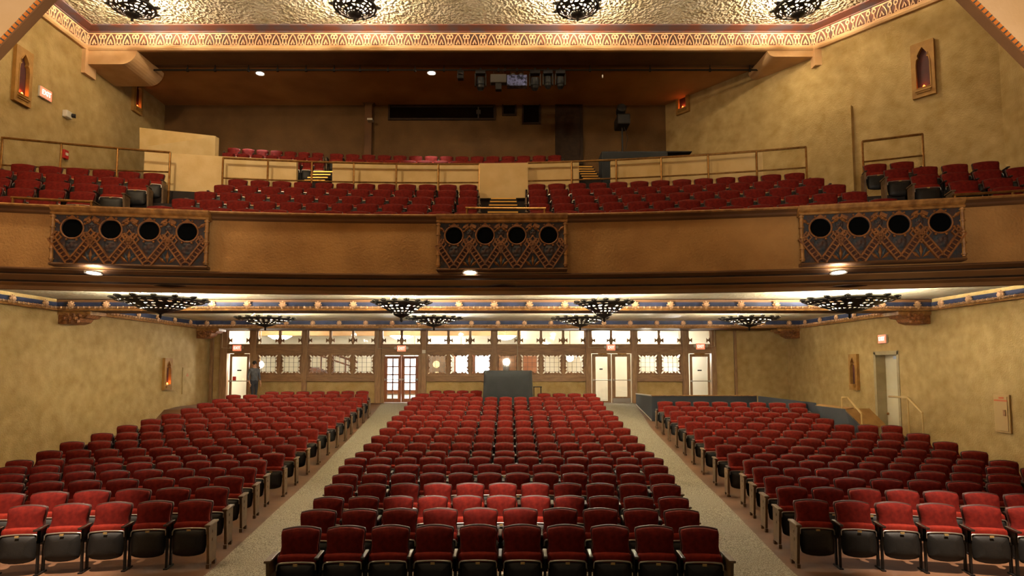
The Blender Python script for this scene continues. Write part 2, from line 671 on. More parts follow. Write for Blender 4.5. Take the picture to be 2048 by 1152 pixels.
# ---- cornice of the main ceiling: cove, frieze, moulding
zA, zB2, zC = Z_BEAM, atY(1013, 95, 18.1).z, atY(1013, 68, 18.1).z
cpath = [(XL, 1.0), (XL, 18.1), (9.42, 18.1), (12.2, 14.6), (12.2, 1.0)]
mb = MB()
mb.sweep(cpath, [(0, zA), (-.10, zA), (-.14, zA + .05), (-.14, zB2 - .06), (-.10, zB2), (0, zB2)])
struct(nn('trim'), mb, M_PLASTER)
frieze_i = nn('trim')
mb = MB()
mb.sweep(cpath, [(0, zB2), (-.05, zB2), (-.05, zC), (0, zC)])
frieze = struct(frieze_i, mb, M_STENBG)
mb = MB()
mb.sweep(cpath, [(0, zC), (-.11, zC), (-.11, zC + .03), (-.38, Z_UP - .03), (-.38, Z_UP + .02), (0, Z_UP + .02)])
struct(nn('trim'), mb, M_COVE)
struct('ceiling_auditorium', MB().box(XL - .3, 12.7, .2, 18.3, Z_UP, Z_UP + .25), M_CEIL)

# frieze motif: teardrop arch between paired rings
hF = zC - zB2
mb = MB()
wF = .50
t = .018


def strip(mb, pts, r=.018, n=5, closed=False):
    mb.tube([(x, 0, z) for x, z in pts], r, n, closed)


strip(mb, [(-.13, .03), (-.12, .13), (-.07, .24), (0, .335), (.07, .24), (.12, .13), (.13, .03)], .021)
strip(mb, [(-.05, .06), (0, .17), (.05, .06)], .028)
for cx in (-.205, .205):
    ring = [(cx + .048 * math.cos(a * PI / 4), .255 + .055 * math.sin(a * PI / 4)) for a in range(8)]
    strip(mb, ring, .02, 5, True)
    strip(mb, [(cx, .2), (cx, .12), (cx - .04, .03)], .018)
    strip(mb, [(cx, .12), (cx + .04, .03)], .018)
strip(mb, [(-.25, .345), (.25, .345)], .016)
strip(mb, [(-.25, .02), (.25, .02)], .014)
for i in range(len(mb.v)):
    x, y, z = mb.v[i]
    mb.v[i] = (x, y * .8, z * hF / .36)
motif = mb.mesh('frieze_motif', M_STENCIL)
first = True
for (ax, ay), (bx, by) in zip(cpath, cpath[1:]):
    L = math.hypot(bx - ax, by - ay)
    n = int(L / wF)
    ang = math.atan2(by - ay, bx - ax)
    nx, ny = math.sin(ang), -math.cos(ang)
    for i in range(n):
        f = (i + .5) / n
        x, y = ax + (bx - ax) * f, ay + (by - ay) * f
        if y < 11.5:
            continue
        link('frieze_motif', motif, frieze, (x + nx * .06, y + ny * .06, zB2), (0, 0, ang))

# ---- proscenium arch that the photograph looks out through
YP = 5.0


def prosc_outline(dy, off):
    """octagonal opening, OFF outward from the inner edge at depth YP+dy"""
    a, b = atY(0, 86, YP), atY(82, 0, YP)
    c, d = atY(1945, 0, YP), atY(2048, 103, YP)
    # diagonals carried on to the jambs and the head
    hx, hz = 6.2, 6.0
    dl = (b - a).normalized()
    dr = (d - c).normalized()
    pl = [a - dl * ((a.x + hx) / dl.x), b + dl * ((hz - b.z) / dl.z)]
    pr = [c - dr * ((c.z - hz) / dr.z), d + dr * ((hx - d.x) / dr.x)]
    pts = [Vector((-hx, 0, -4)), pl[0], pl[1], pr[0], pr[1], Vector((hx, 0, -4))]
    cx, cz = 0, 0
    res = []
    for q in pts:
        res.append(Vector((q.x - (off if q.x < 0 else -off) * 1.0, YP + dy, q.z + (off if q.z > -3 else 0))))
    return res


def prosc_ring(o1, o2, dy0, dy1, m, name, parent=None, kind=True):
    A, B = prosc_outline(dy0, o1), prosc_outline(dy0, o2)
    n = len(A)
    mb = MB()
    for i in range(n - 1):
        mb.prism([A[i], A[i + 1], B[i + 1], B[i]], (0, dy1 - dy0, 0))
    return mb.build(name, m, parent, **({'kind': 'structure'} if kind else {}))


inn = prosc_outline(0, 0)
mb = MB()
for i in range(len(inn) - 1):
    p, q = inn[i], inn[i + 1]
    P = Vector((max(-13.2, min(12.5, p.x * 6)), YP, p.z if i == 0 else 12))
    far = {0: (Vector((-13.2, YP, -4)), Vector((-13.2, YP, 6))), 1: (Vector((-13.2, YP, 6)), Vector((-6, YP, 11.6))),
           2: (Vector((-6, YP, 11.6)), Vector((6, YP, 11.6))), 3: (Vector((6, YP, 11.6)), Vector((12.5, YP, 6))), 4: (Vector((12.5, YP, 6)), Vector((12.5, YP, -4)))}[i]
    mb.prism([p, q, far[1], far[0]], (0, .04, 0))
struct('wall_proscenium', mb, M_PLASTER)
prosc_edge = prosc_ring(-.018, .004, .0, .085, M_BROWNPL, nn('trim'))
for s in (0,):
    # row of coloured dashes along the arch edge
    dash = MB().box(-.0155, .0155, -.010, .012, -.012, .012).mesh('edge_tile', mat('orange_edge_tile', '#c8702c', .5))
    dash2 = MB().box(-.005, .005, -.011, .013, -.013, .013).mesh('edge_tile', mat('slate_edge_tile', '#4a4a44', .5))
    for i in (1, 3):
        p, q = inn[i], inn[i + 1]
        L = (q - p).length
        n = int(L / .0225)
        ang = math.atan2(q.z - p.z, q.x - p.x)
        for k in range(n):
            c = p + (q - p) * ((k + .5) / n)
            if not (-4.6 < c.x < 4.7 and c.z > 1.9):
                continue
            link('edge_tile', dash if k % 2 else dash2, prosc_edge, (c.x, YP - .008, c.z), (0, -ang, 0))

# ---- balcony front
DF = 12.1


def zat(y, D):
    return atY(1013, y, D).z


BW = 12.15
prof = [(DF + .22, zat(431, DF)), (DF - .10, zat(431, DF)), (DF - .12, zat(436, DF)), (DF - .05, zat(440, DF)), (DF - .05, zat(444, DF)), (DF, zat(447, DF)),
        (DF, zat(547, DF)), (DF - .04, zat(549, DF)), (DF - .04, zat(551, DF)), (DF + .10, zat(556, DF)), (DF + .12, zat(561, DF + .1)),
        (DF + .34, zat(571, DF + .34)), (DF + .35, zat(576, DF + .35)), (DF + .58, zat(582, DF + .58)), (DF + .6, zat(589, DF + .6)), (DF + .75, zat(589, DF + .6)),
        (DF + .75, BALZ[0] - .25), (DF + .22, BALZ[0] - .25)]
k = len(prof)
mb = MB()
gsweep(mb, prof, g_bal, XL, XR, 48)
bm_idx = []
for fi in range(len(mb.f)):
    q = fi % k if fi < 48 * k else 0
    mb.m[fi] = 1 if q in (5,) else (0 if q < 9 else 2)
struct('wall_balcony_front', mb, [M_BROWNPL, mat('balcony_front_stucco', '#a97f48', .85, '#936a38', 1.3, .55, 24, bdist=.03), M_SOFFIT])
# dark strips along the soffit
for d, y in ((DF + .10, 558), (DF + .345, 573.5)):
    mb = MB()
    gsweep(mb, [(d - .02, zat(y - 2, d)), (d - .02, zat(y + 1.5, d)), (d + .02, zat(y + 1.5, d)), (d + .02, zat(y - 2, d))], g_bal, XL, XR, 48)
    struct(nn('trim'), mb, M_DARKWOOD)
mb = MB()
gsweep(mb, [(DF - .115, zat(431, DF)), (DF - .14, zat(433.5, DF)), (DF - .115, zat(436, DF))], g_bal, XL, XR, 48)
struct(nn('trim'), mb, M_GOLDM)

# ---- balcony floor: rows of steps, cross aisle, upper tier
st = [(DF + .2, BALZ[0] - .02)]
for i, (d, z) in enumerate(zip(BALD, BALZ)):
    st += [(d - .42, st[-1][1]), (d - .42, z)]
Z_X = zat(396, 16.5)
st += [(16.55, BALZ[4]), (16.56, Z_X), (17.3, Z_X), (17.3, (Z_X + UPZ[0]) / 2), (17.9, (Z_X + UPZ[0]) / 2), (17.9, UPZ[0]), (18.85, UPZ[0]), (18.85, UPZ[1]), (19.75, UPZ[1]), (19.75, UPZ[2]), (25, UPZ[2] + .05)]
lo = [(d, 2.15) for d in (25, DF + .6)]
xa, xb = atC(290, 330, bal(16.7)).x, atC(1524, 320, bal(16.7)).x
st2 = [q for q in st if q[0] < 16.56] + [(25, BALZ[4])]
mb = MB()
gsweep(mb, st + lo, g_bal, xa, xb, 30)
gsweep(mb, st2 + lo, g_bal, XL, xa, 8)
gsweep(mb, st2 + lo, g_bal, xb, XR, 8)
struct('floor_balcony', mb, mat('dark_balcony_floor', '#2c211b', .9, '#231a15', 4))


# ---- cream parapet between the lower and the upper tier
def seg_curve(mb, px0, px1, D, ztop, zbot, th, ypx=330, n=8):
    a, b = atC(px0, ypx, bal(D)).x, atC(px1, ypx, bal(D)).x
    gsweep(mb, [(D, zbot), (D, ztop), (D + th, ztop), (D + th, zbot)], g_bal, a, b, n)


ZPT = zat(326, 16.7)
for (x0, x1, zb) in ((288, 593, 3.6), (665, 959, 4.1), (1056, 1158, 4.1), (1222, 1526, 4.1)):
    mb = MB()
    seg_curve(mb, x0, x1, 16.7, ZPT, zb, .14)
    struct(nn('wall_parapet'), mb, M_CREAM)
mb = MB()
seg_curve(mb, 959, 1056, 16.45, zat(326, 16.45), zat(396, 16.45), .3)
struct(nn('wall_parapet'), mb, M_CREAM)
# entry ramp walls beside the left wall
mb = MB()
pts = [atY(279, 255, 19.6), atY(431, 272, 19.3), atY(431, 305, 19.3), atY(279, 300, 19.6)]
mb.prism(pts, (0, .12, 0))
struct(nn('wall_ramp'), mb, M_CREAM)
mb = MB()
A, B = atY(292, 293, 17.6), atY(431, 273, 19.0)
mb.prism([A, B, Vector((B.x, B.y, 5.2)), Vector((A.x, A.y, 5.2))], (.05, .14, 0))
struct(nn('wall_ramp'), mb, M_CREAM)

# ---- steps with brass nosings
step_mat = mat('dark_step_carpet', '#241c18', .95)


def stairs(steps, X0, X1, skew=0.0):
    """steps: (D, z) of each nosing, front to back"""
    root = link('floor_steps', None, kind='structure')
    for i, (d, z) in enumerate(steps):
        dn = steps[i + 1][0] if i + 1 < len(steps) else d + .5
        x0, x1 = X0 + skew * i, X1 + skew * i
        y = d + g_bal((x0 + x1) / 2)
        yn = dn + g_bal((x0 + x1) / 2)
        s = MB().box(x0, x1, y, yn + .02, z - .5, z).build('step', step_mat, root)
        MB().box(x0 + .03, x1 - .03, y - .015, y + .03, z - .02, z + .012).build('nosing', M_BRASS_B, s)
    return root


xa, xb = atY(977, 405, 14.6).x, atY(1036, 405, 14.6).x
stairs([(13.0, zat(424, 13.0)), (13.9, zat(410, 13.9)), (14.8, zat(403, 14.8)), (15.7, zat(397, 15.7))], xa, xb)
xa, xb = atY(596, 350, 17.2).x, atY(664, 350, 17.2).x
stairs([(16.85 + .25 * i, atC(640, 361 - 6.0 * i, bal(16.85 + .25 * i)).z) for i in range(4)], xa + .35, xb)
xa, xb = atY(1159, 350, 17.2).x, atY(1196, 350, 17.2).x
stairs([(16.85 + .28 * i, atC(1180, 357 - 4.8 * i, bal(16.85 + .28 * i)).z) for i in range(6)], xa, xb)

# ---- rear wall details of the upper tier
def frame_on_y(name_frame, px0, py0, px1, py1, Y, fw, m, pane_m, th=.07):
    a, b = atY(px0, py0, Y), atY(px1, py1, Y)
    x0, x1, z0, z1 = a.x, b.x, b.z, a.z
    root = link(nn('window'), MB().ring([(x0, Y, z0), (x1, Y, z0), (x1, Y, z1), (x0, Y, z1)], [(x0 + fw, Y, z0 + fw), (x1 - fw, Y, z0 + fw), (x1 - fw, Y, z1 - fw), (x0 + fw, Y, z1 - fw)], (0, -th, 0)).mesh('frame', m), kind='structure')
    MB().box(x0 + fw, x1 - fw, Y - .02, Y, z0 + fw, z1 - fw).build('pane', pane_m, root)
    return root


M_DPANE = mat('dark_booth_glass', '#0b0a0a', .08, spec=.6)
w = frame_on_y('w', 777, 209, 991, 241, YUP, .07, M_DARKWOOD, M_DPANE)
a, b = atY(782, 214, YUP), atY(986, 215, YUP)
MB().box(a.x, b.x, YUP - .05, YUP - .02, a.z - .02, a.z).build('roller_blind', mat('grey_blind', '#3b3631', .7), w)
c = atY(957, 225, YUP)
MB().box(c.x - .03, c.x + .02, YUP - .05, YUP - .02, c.z - .28, c.z + .2).box(c.x - .08, c.x + .08, YUP - .06, YUP - .03, c.z - .08, c.z + .08).build('speaker', mat('grey_blind', '#3b3631', .7), w)
frame_on_y('w', 1004, 206, 1033, 232, YUP, .06, M_DARKWOOD, M_DPANE)
frame_on_y('w', 1044, 206, 1081, 249, YUP, .06, M_DARKWOOD, M_DPANE)
a, b = atY(1110, 206, YUP), atY(1166, 330, YUP)
d = link(nn('door'), None, kind='structure')
MB().ring([(a.x, YUP, b.z), (b.x, YUP, b.z), (b.x, YUP, a.z), (a.x, YUP, a.z)], [(a.x + .1, YUP, b.z + .01), (b.x - .1, YUP, b.z + .01), (b.x - .1, YUP, a.z - .1), (a.x + .1, YUP, a.z - .1)], (0, -.08, 0)).build('frame', M_DARKWOOD, d)
MB().box(a.x + .1, b.x - .1, YUP - .04, YUP, b.z, a.z - .1).build('leaf', M_DARKWOOD, d)
# pilaster with a flared head left of the booth
a, b = atY(733, 215, YUP), atY(745, 330, YUP)
mb = MB().box(a.x, b.x, YUP - .25, YUP, b.z - .5, a.z)
e0, e1 = atY(706, 188, YUP), atY(778, 188, YUP)
mb.prism([(a.x, YUP - .25, a.z), (b.x, YUP - .25, a.z), (e1.x, YUP - .25, e1.z), (e0.x, YUP - .25, e0.z)], (0, .25, 0))
struct(nn('trim'), mb, M_BROWNPL)
a = atY(741, 243, YUP - .25)
mb = MB().box(a.x - .07, a.x + .12, YUP - .5, YUP - .25, a.z - .04, a.z + .03)
o = mb.build('wall_bracket', M_WHITEPL)
o['label'] = 'small pale bracket on the dark pilaster left of the booth window'
o['category'] = 'bracket'

# ---- ceiling under the balcony: two bays between beams
Z_C1, Z_C2 = zat(598, 17.4), zat(641, 25.2)
Z_B = zat(622, 17.4)
mb = MB().box(XL, XR, 17.4, 25.3, Z_C2, Z_C2 + .1)
g_front = lambda X: g_bal(X)
n = 40
for zz in (Z_C1, Z_C1 + .1):
    for i in range(n + 1):
        X = XL + (XR - XL) * i / n
        mb.v += [(X, DF + .62 + g_bal(X), zz), (X, 17.5, zz)]
o = len(mb.v) - 4 * (n + 1)
for i in range(n):
    a = o + 2 * i
    c = a + 2 * (n + 1)
    mb.f += [(a, a + 1, a + 3, a + 2), (c, c + 2, c + 3, c + 1)]
    mb.m += [0, 0]
struct('ceiling_under_balcony', mb, M_CEIL_U)
struct(nn('trim'), MB().box(XL, XR, 17.4, 18.2, Z_B, 2.15), M_BROWNPL)
Z_HEAD = zat(657, 25.3)
struct(nn('trim'), MB().box(XL, XR, 25.2, 26.6, Z_HEAD, 2.15), M_BROWNPL)


def cornice(path, ztop, zbot, spacing, ymin=12.0):
    """indigo band, gilt bead and a foot moulding round a bay, with rosettes"""
    h = ztop - zbot
    root = MB().sweep(path, [(0, ztop), (-.06, ztop), (-.09, zbot + h * .5), (0, zbot + h * .5)]).build(nn('trim'), M_BLUE, kind='structure')
    MB().sweep(path, [(0, zbot + h * .5), (-.10, zbot + h * .5), (-.15, zbot + h * .36), (-.10, zbot + h * .25), (0, zbot + h * .25)]).build('gilt_bead', M_STENCIL, root)
    MB().sweep(path, [(0, zbot + h * .25), (-.13, zbot + h * .25), (-.17, zbot), (0, zbot)]).build('foot_moulding', M_GOLDM, root)
    ro = MB().lathe([(.0, -.06), (.06, -.05), (.085, 0), (.06, .05), (.0, .06)], 8)
    for i in range(8):
        a = i * PI / 4
        ro.ball((.085 * math.cos(a), .085 * math.sin(a), 0), .03, 6)
    ro.prism([(-.06, -.02, -.02), (.06, -.02, -.02), (0, -.18, -.02)], (0, 0, .05))
    me = ro.mesh('rosette', M_STENCIL)
    bead = MB().ball((0, 0, 0), .035, 6).mesh('bead', M_STENCIL)
    for (ax, ay), (bx, by) in zip(path, path[1:]):
        L = math.hypot(bx - ax, by - ay)
        n = max(1, int(L / spacing))
        ang = math.atan2(by - ay, bx - ax)
        nx, ny = math.sin(ang), -math.cos(ang)
        for i in range(n):
            f = (i + .5) / n
            x, y = ax + (bx - ax) * f, ay + (by - ay) * f
            if y < ymin:
                continue
            link('rosette', me, root, (x + nx * .12, y + ny * .12, zbot + h * .68), (PI / 2, 0, ang))
    bm_ = MB()
    for (ax, ay), (bx, by) in zip(path, path[1:]):
        L = math.hypot(bx - ax, by - ay)
        ang = math.atan2(by - ay, bx - ax)
        nx, ny = math.sin(ang), -math.cos(ang)
        n = int(L / .16)
        for i in range(n):
            f = (i + .5) / n
            x, y = ax + (bx - ax) * f + nx * .15, ay + (by - ay) * f + ny * .15
            if y > ymin:
                bm_.ball((x, y, zbot + h * .36), .04, 5)
    bm_.build('bead_row', M_STENCIL, root, kind='stuff')


cornice([(XL, 10.6), (XL, 17.4), (XR, 17.4), (XR, 10.2)], zat(605, 17.4), Z_B, 1.0)
cornice([(XL, 18.2), (XL, 25.2), (XR, 25.2), (XR, 18.2)], Z_C2 - .02, Z_HEAD, 1.05)

# ---- corbels under the two low beams on the side walls
for (wx, s) in ((XL, 1), (XR, -1)):
    for (y0, y1, zt, drop) in ((17.45, 18.15, Z_B, .36), (25.3, 25.95, Z_HEAD, .40)):
        mb = MB().box(min(wx, wx + s * .95), max(wx, wx + s * .95), y0, y1, zt - .10, zt)
        root = struct(nn('trim'), mb, M_GOLDM)
        c = MB()
        pr = [(0, zt - .1), (.85, zt - .1), (.78, zt - .18), (.62, zt - .2), (.55, zt - .3), (.35, zt - drop), (0, zt - drop)]
        c.prism([(wx + s * x, y0 + .05, z) for x, z in pr], (0, y1 - y0 - .1, 0))
        for i in range(9):
            c.ball((wx + s * (.18 + .055 * i), y0 + .03, zt - .2 - .1 * math.sin(i * 2.1)), .075, 6)
        c.build('carved_corbel', mat('carved_gilt', '#9a6433', .55, '#6a3f1f', 12, .8, 30), root)

# ---- upper ceiling of the stage side and the outside: nothing is seen of them


# ================================================================== glazed screen at the rear of the stalls
YB = YBACK


def bx(px):
    return atY(px, 735, YB).x


def bz(py):
    return atY(1013, py, YB).z


def pxbox(mb, x0, x1, y0, y1, f=-.06, b=.10):
    """box on the rear wall from picture edges; f, b: front and back offset from the wall line"""
    return mb.box(bx(x0), bx(x1), YB + f, YB + b, bz(y1), bz(y0))


mb = MB()
zf = Z_BACKFLOOR - .3
for x0, x1 in ((513, 605), (615, 751), (853, 984), (993, 1171), (1273, 1364)):
    mb.box(bx(x0), bx(x1), YB, YB + .12, zf, bz(763))
mb.box(XL, bx(441), YB, YB + .12, zf, 2.1)
mb.box(bx(1432), XR, YB, YB + .12, zf, 2.1)
struct('wall_back', mb, M_STUCCO)
for x0, x1, f in ((421, 427, -.10), (441, 455, -.12), (501, 513, -.12), (605, 615, -.12), (751, 763, -.14), (843, 853, -.14), (984, 993, -.12), (1171, 1182, -.14), (1263, 1273, -.14), (1364, 1376, -.12), (1422, 1432, -.12), (1468, 1473, -.10)):
    struct(nn('trim'), MB().box(bx(x0), bx(x1), YB + f, YB + .12, zf, bz(655)), M_WOOD, bevel=.012)
BAYS = [(455, 501, 'door', 1), (513, 605, 'win', 2), (615, 751, 'win', 3), (763, 843, 'door', 2), (853, 984, 'win', 3), (993, 1171, 'win', 4), (1182, 1263, 'door', 2), (1273, 1364, 'win', 2), (1376, 1422, 'door', 1)]
for x0, x1, kd, n in BAYS:
    struct(nn('trim'), pxbox(MB(), x0, x1, 690, 707, -.09, .10), M_WOOD_H, bevel=.012)
    if kd == 'win':
        struct(nn('trim'), pxbox(MB(), x0, x1, 752, 763, -.09, .10), M_WOOD_H, bevel=.012)
M_LEAD = mat('lead_lines', '#4a4338', .5)
M_CARVED = mat('carved_oak', '#86603c', .55, '#6a4829', 8, .2, 40)


def scallop(cx, cz, hw, hz, n=112):
    """scalloped outline of a carved opening and the matching rectangle around it"""
    inn, out = [], []
    for i in range(n):
        t = i / n * 4
        sd, u = int(t), (t - int(t)) * 2 - 1
        bump = 1 + .24 * (abs(math.sin(u * PI * 2.5)) - .5) + .10 * (abs(u) > .8)
        if abs(u) < .12:
            bump += .13
        q = {0: (u, -1), 1: (1, u), 2: (-u, 1), 3: (-1, -u)}[sd]
        inn.append((cx + q[0] * hw * bump, cz + q[1] * hz * bump))
        out.append((cx + q[0] * hw * 1.45, cz + q[1] * hz * 1.45))
    return inn, out


WINLAB = 0
for x0, x1, kd, n in BAYS:
    X0, X1 = bx(x0), bx(x1)
    wt = (X1 - X0) / n
    # transoms
    for i in range(n):
        a, b = X0 + wt * i, X0 + wt * (i + 1)
        z0, z1 = bz(690), bz(660)
        fw = .05
        w = MB().ring([(a, YB - .05, z0), (b, YB - .05, z0), (b, YB - .05, z1), (a, YB - .05, z1)], [(a + fw, YB - .05, z0 + .04), (b - fw, YB - .05, z0 + .04), (b - fw, YB - .05, z1 - .04), (a + fw, YB - .05, z1 - .04)], (0, .10, 0)).build(nn('window'), M_WOOD, kind='structure')
        MB().box(a + fw, b - fw, YB - .005, YB + .005, z0 + .04, z1 - .04).build('pane', M_GLASS, w)
        o = MB()
        for s, e in ((1, a + fw), (-1, b - fw)):
            zc = z0 + .20
            o.prism([(e, YB - .05, zc - .03), (e + s * .05, YB - .05, zc - .03), (e + s * .14, YB - .05, zc - .1), (e + s * .14, YB - .05, zc + .1), (e + s * .05, YB - .05, zc + .03), (e, YB - .05, zc + .03)], (0, .05, 0))
            o.prism([(e, YB - .05, zc - .13), (e + s * .06, YB - .05, zc), (e, YB - .05, zc + .13)], (0, .05, 0))
        o.build('carved_cross', M_WOOD, w)
    if kd != 'win':
        continue
    for i in range(n):
        a, b = X0 + wt * i, X0 + wt * (i + 1)
        z0, z1 = bz(752), bz(707)
        cx, cz = (a + b) / 2, bz(728.5)
        hw, hz = ((b - a) * .5 - .05) / 1.29, ((z1 - z0) * .5 - .05) / 1.29
        inn, out = scallop(cx, cz, hw, hz)
        out = [(max(a, min(b, x)) if abs(x - cx) > (b - a) * .49 else x, z) for x, z in out]
        w = MB().ring([(x, YB - .04, max(z0, min(z1, z))) for x, z in out], [(x, YB - .04, z) for x, z in inn], (0, .07, 0)).build(nn('window'), M_CARVED, kind='structure')
        MB().ring([(a, YB - .07, z0), (b, YB - .07, z0), (b, YB - .07, z1), (a, YB - .07, z1)], [(a + .05, YB - .07, z0 + .05), (b - .05, YB - .07, z0 + .05), (b - .05, YB - .07, z1 - .05), (a + .05, YB - .07, z1 - .05)], (0, .1, 0)).build('frame', M_WOOD, w)
        MB().box(a + .05, b - .05, YB + .035, YB + .043, z0 + .05, z1 - .05).build('pane', M_GLASS, w)
        ld = MB()
        for q in range(1, 5):
            x = a + (b - a) * q / 5
            ld.box(x - .006, x + .006, YB + .028, YB + .048, z0 + .06, z1 - .06)
            z = z0 + (z1 - z0) * q / 5
            ld.box(a + .06, b - .06, YB + .028, YB + .048, z - .006, z + .006)
        ld.build('lead_lattice', M_LEAD, w)


def push_bar(x0, x1, z, par):
    mb = MB()
    mb.tube([(x0, YB - .12, z), (x1, YB - .12, z)], .018, 8)
    for x in (x0, x1):
        mb.box(x - .03, x + .03, YB - .13, YB - .03, z - .04, z + .04)
    mb.build('push_bar', M_CHROME, par)


def leaf(root, x0, x1, ztop, zbot, stile, glass=True, cols=1, rows=1, kick=False, m=M_WOOD, pane=M_GLASS, bottom=.1):
    o = [(x0, YB - .02, zbot), (x1, YB - .02, zbot), (x1, YB - .02, ztop), (x0, YB - .02, ztop)]
    gb = zbot + bottom
    i_ = [(x0 + stile, YB - .02, gb), (x1 - stile, YB - .02, gb), (x1 - stile, YB - .02, ztop - .12), (x0 + stile, YB - .02, ztop - .12)]
    lf = MB().ring(o, i_, (0, .05, 0)).build('leaf', m, root)
    gx0, gx1, gz0, gz1 = x0 + stile, x1 - stile, gb, ztop - .12
    for c in range(cols):
        for r in range(rows):
            a = gx0 + (gx1 - gx0) * c / cols
            b = gx0 + (gx1 - gx0) * (c + 1) / cols
            z0 = gz0 + (gz1 - gz0) * r / rows
            z1 = gz0 + (gz1 - gz0) * (r + 1) / rows
            MB().box(a + .008, b - .008, YB, YB + .01, z0 + .008, z1 - .008).build('pane', pane, lf)
    if cols * rows > 1:
        g = MB()
        for c in range(1, cols):
            x = gx0 + (gx1 - gx0) * c / cols
            g.box(x - .026, x + .026, YB - .02, YB + .03, gz0, gz1)
        for r in range(1, rows):
            z = gz0 + (gz1 - gz0) * r / rows
            g.box(gx0, gx1, YB - .02, YB + .03, z - .028, z + .028)
        g.build('glazing_bars', m, lf)
    if kick:
        MB().box(x0 + .03, x1 - .03, YB - .03, YB - .02, zbot + .02, zbot + .2).build('kick_plate', M_CHROME, lf)
    return lf


zdb = Z_BACKFLOOR + .01
# single door on the left
for (x0, x1, dn) in ((457, 500, 'l'), (1377, 1421, 'r')):
    root = link(nn('door'), None, kind='structure')
    lf = leaf(root, bx(x0) + .06, bx(x1) - .03, bz(708), zdb, .10, bottom=.08)
    push_bar(bx(x0) + .1, bx(x1) - .06, bz(762), lf)
    MB().box(bx(x0) + .25, bx(x1) - .25, YB - .05, YB - .01, bz(709.5), bz(707.5) + .02).build('door_closer', M_BRASS, lf)
    sx = bx(x0 + 22) if dn == 'l' else bx(1399)
    MB().box(sx - .09, sx + .09, YB - .014, YB - .002, bz(742), bz(739.5)).build('small_black_sign', M_IRON, lf)
    if dn == 'l':
        MB().box(bx(466), bx(473), YB - .014, YB - .002, bz(761), bz(753)).build('red_sticker', mat('red_sticker', '#c8321e', .5), lf)
root = link(nn('door'), None, kind='structure')        # french doors
M_REDWOOD = mat('varnished_redwood', '#8a4e28', .4, '#6f3c1d', 5, .1, 30, stretch=(6, 6, .6))
MB().ring([(bx(763), YB - .06, zdb - .02), (bx(843), YB - .06, zdb - .02), (bx(843), YB - .06, bz(707)), (bx(763), YB - .06, bz(707))], [(bx(769), YB - .06, zdb), (bx(837), YB - .06, zdb), (bx(837), YB - .06, bz(711)), (bx(769), YB - .06, bz(711))], (0, .1, 0)).build('frame', M_WOOD, root)
for a, b in ((769, 802.5), (803.5, 837)):
    lf = leaf(root, bx(a), bx(b), bz(712), zdb + .02, .13, cols=2, rows=5, m=M_REDWOOD, bottom=.16)
    push_bar(bx(a) + .05, bx(b) - .05, bz(759), lf)
root = link(nn('door'), None, kind='structure')        # double doors on the right
for a, b in ((1184, 1222), (1223.5, 1261)):
    lf = leaf(root, bx(a), bx(b), bz(708), zdb, .15, kick=(a > 1200), bottom=.26 if a > 1200 else .08)
    push_bar(bx(a) + .05, bx(b) - .05, bz(760), lf)
    MB().box(bx(a) + .25, bx(b) - .18, YB - .06, YB - .02, bz(709.5), bz(706)).build('door_closer', M_BRASS, lf)
    if a < 1200:
        sx = bx(1202)
        MB().box(sx - .07, sx + .07, YB - .014, YB - .002, bz(739.5), bz(737)).build('small_black_sign', M_IRON, lf)
struct(nn('trim'), MB().box(bx(1182), bx(1263), YB - .18, YB + .1, Z_BACKFLOOR - .02, Z_BACKFLOOR + .02), M_CHROME)

# metal conduits on the screen
def conduit(pts, label):
    o = MB().tube(pts, .016, 6).build('conduit', mat('pale_conduit', '#a99a7c', .5))
    o['label'] = label
    o['category'] = 'conduit'
    o['group'] = 'electrical conduits on the glazed screen'


yc = YB - .16
conduit([(bx(1035), yc, bz(657)), (bx(1035), yc, bz(800))], 'pale vertical conduit rising beside the black covered desk')
conduit([(bx(446), yc, bz(664)), (bx(446), yc, bz(696)), (bx(466), yc, bz(697))], 'pale conduit turning to the exit sign over the far left single door')
conduit([(bx(757), yc - .02, bz(660)), (bx(757), yc - .02, bz(697)), (bx(794), yc - .02, bz(698))], 'pale conduit turning to the exit sign over the french doors')
conduit([(bx(1176), yc - .02, bz(660)), (bx(1176), yc - .02, bz(695)), (bx(1214), yc - .02, bz(695))], 'pale conduit turning to the exit sign over the right double doors')
conduit([(bx(1428), yc, bz(660)), (bx(1428), yc, bz(693)), (bx(1408), yc, bz(693))], 'pale conduit turning to the exit sign over the far right single door')
o = MB().box(bx(845), bx(852), YB - .19, YB - .13, bz(707), bz(700)).build('switch_box', M_WHITEPL, bevel=.01)
o['label'] = 'small pale switch box on the post right of the french doors'
o['category'] = 'switch'

# ---- lobby behind the glass
M_LOBBY = mat('cream_lobby_wall', '#d9d3c0', .8, '#d0c9b3', 1.2)
struct('floor_lobby', MB().box(XL, XR, YB + .1, 35, Z_BACKFLOOR - .1, Z_BACKFLOOR), mat('lobby_tile', '#8d8778', .5, '#777062', 3))
struct('ceiling_lobby', MB().box(XL, XR, YB + .1, 35, 2.0, 2.1), M_CEIL_U)
struct('wall_lobby', MB().box(XL, XR, 34.6, 34.8, -2, 2.05), M_LOBBY)
struct('wall_lobby_right', MB().box(bx(1045), XR, 29.2, 29.35, -2, 2.02), M_LOBBY)
struct('wall_lobby_left', MB().box(XL - .1, XL, YB, 35, -2, 2.05), M_LOBBY)
struct(nn('trim'), MB().box(XL, XR, 31.0, 31.5, 1.62, 2.0), M_PLASTER)
# outer lobby doors with daylight behind
M_DAY = mat('daylit_glass', '#f2f6ff', .3, emit=(.86, .93, 1.0), estr=2.6)


def lx(px, Y=34.4):
    return atY(px, 735, Y).x


def lz(py, Y=34.4):
    return atY(1013, py, Y).z


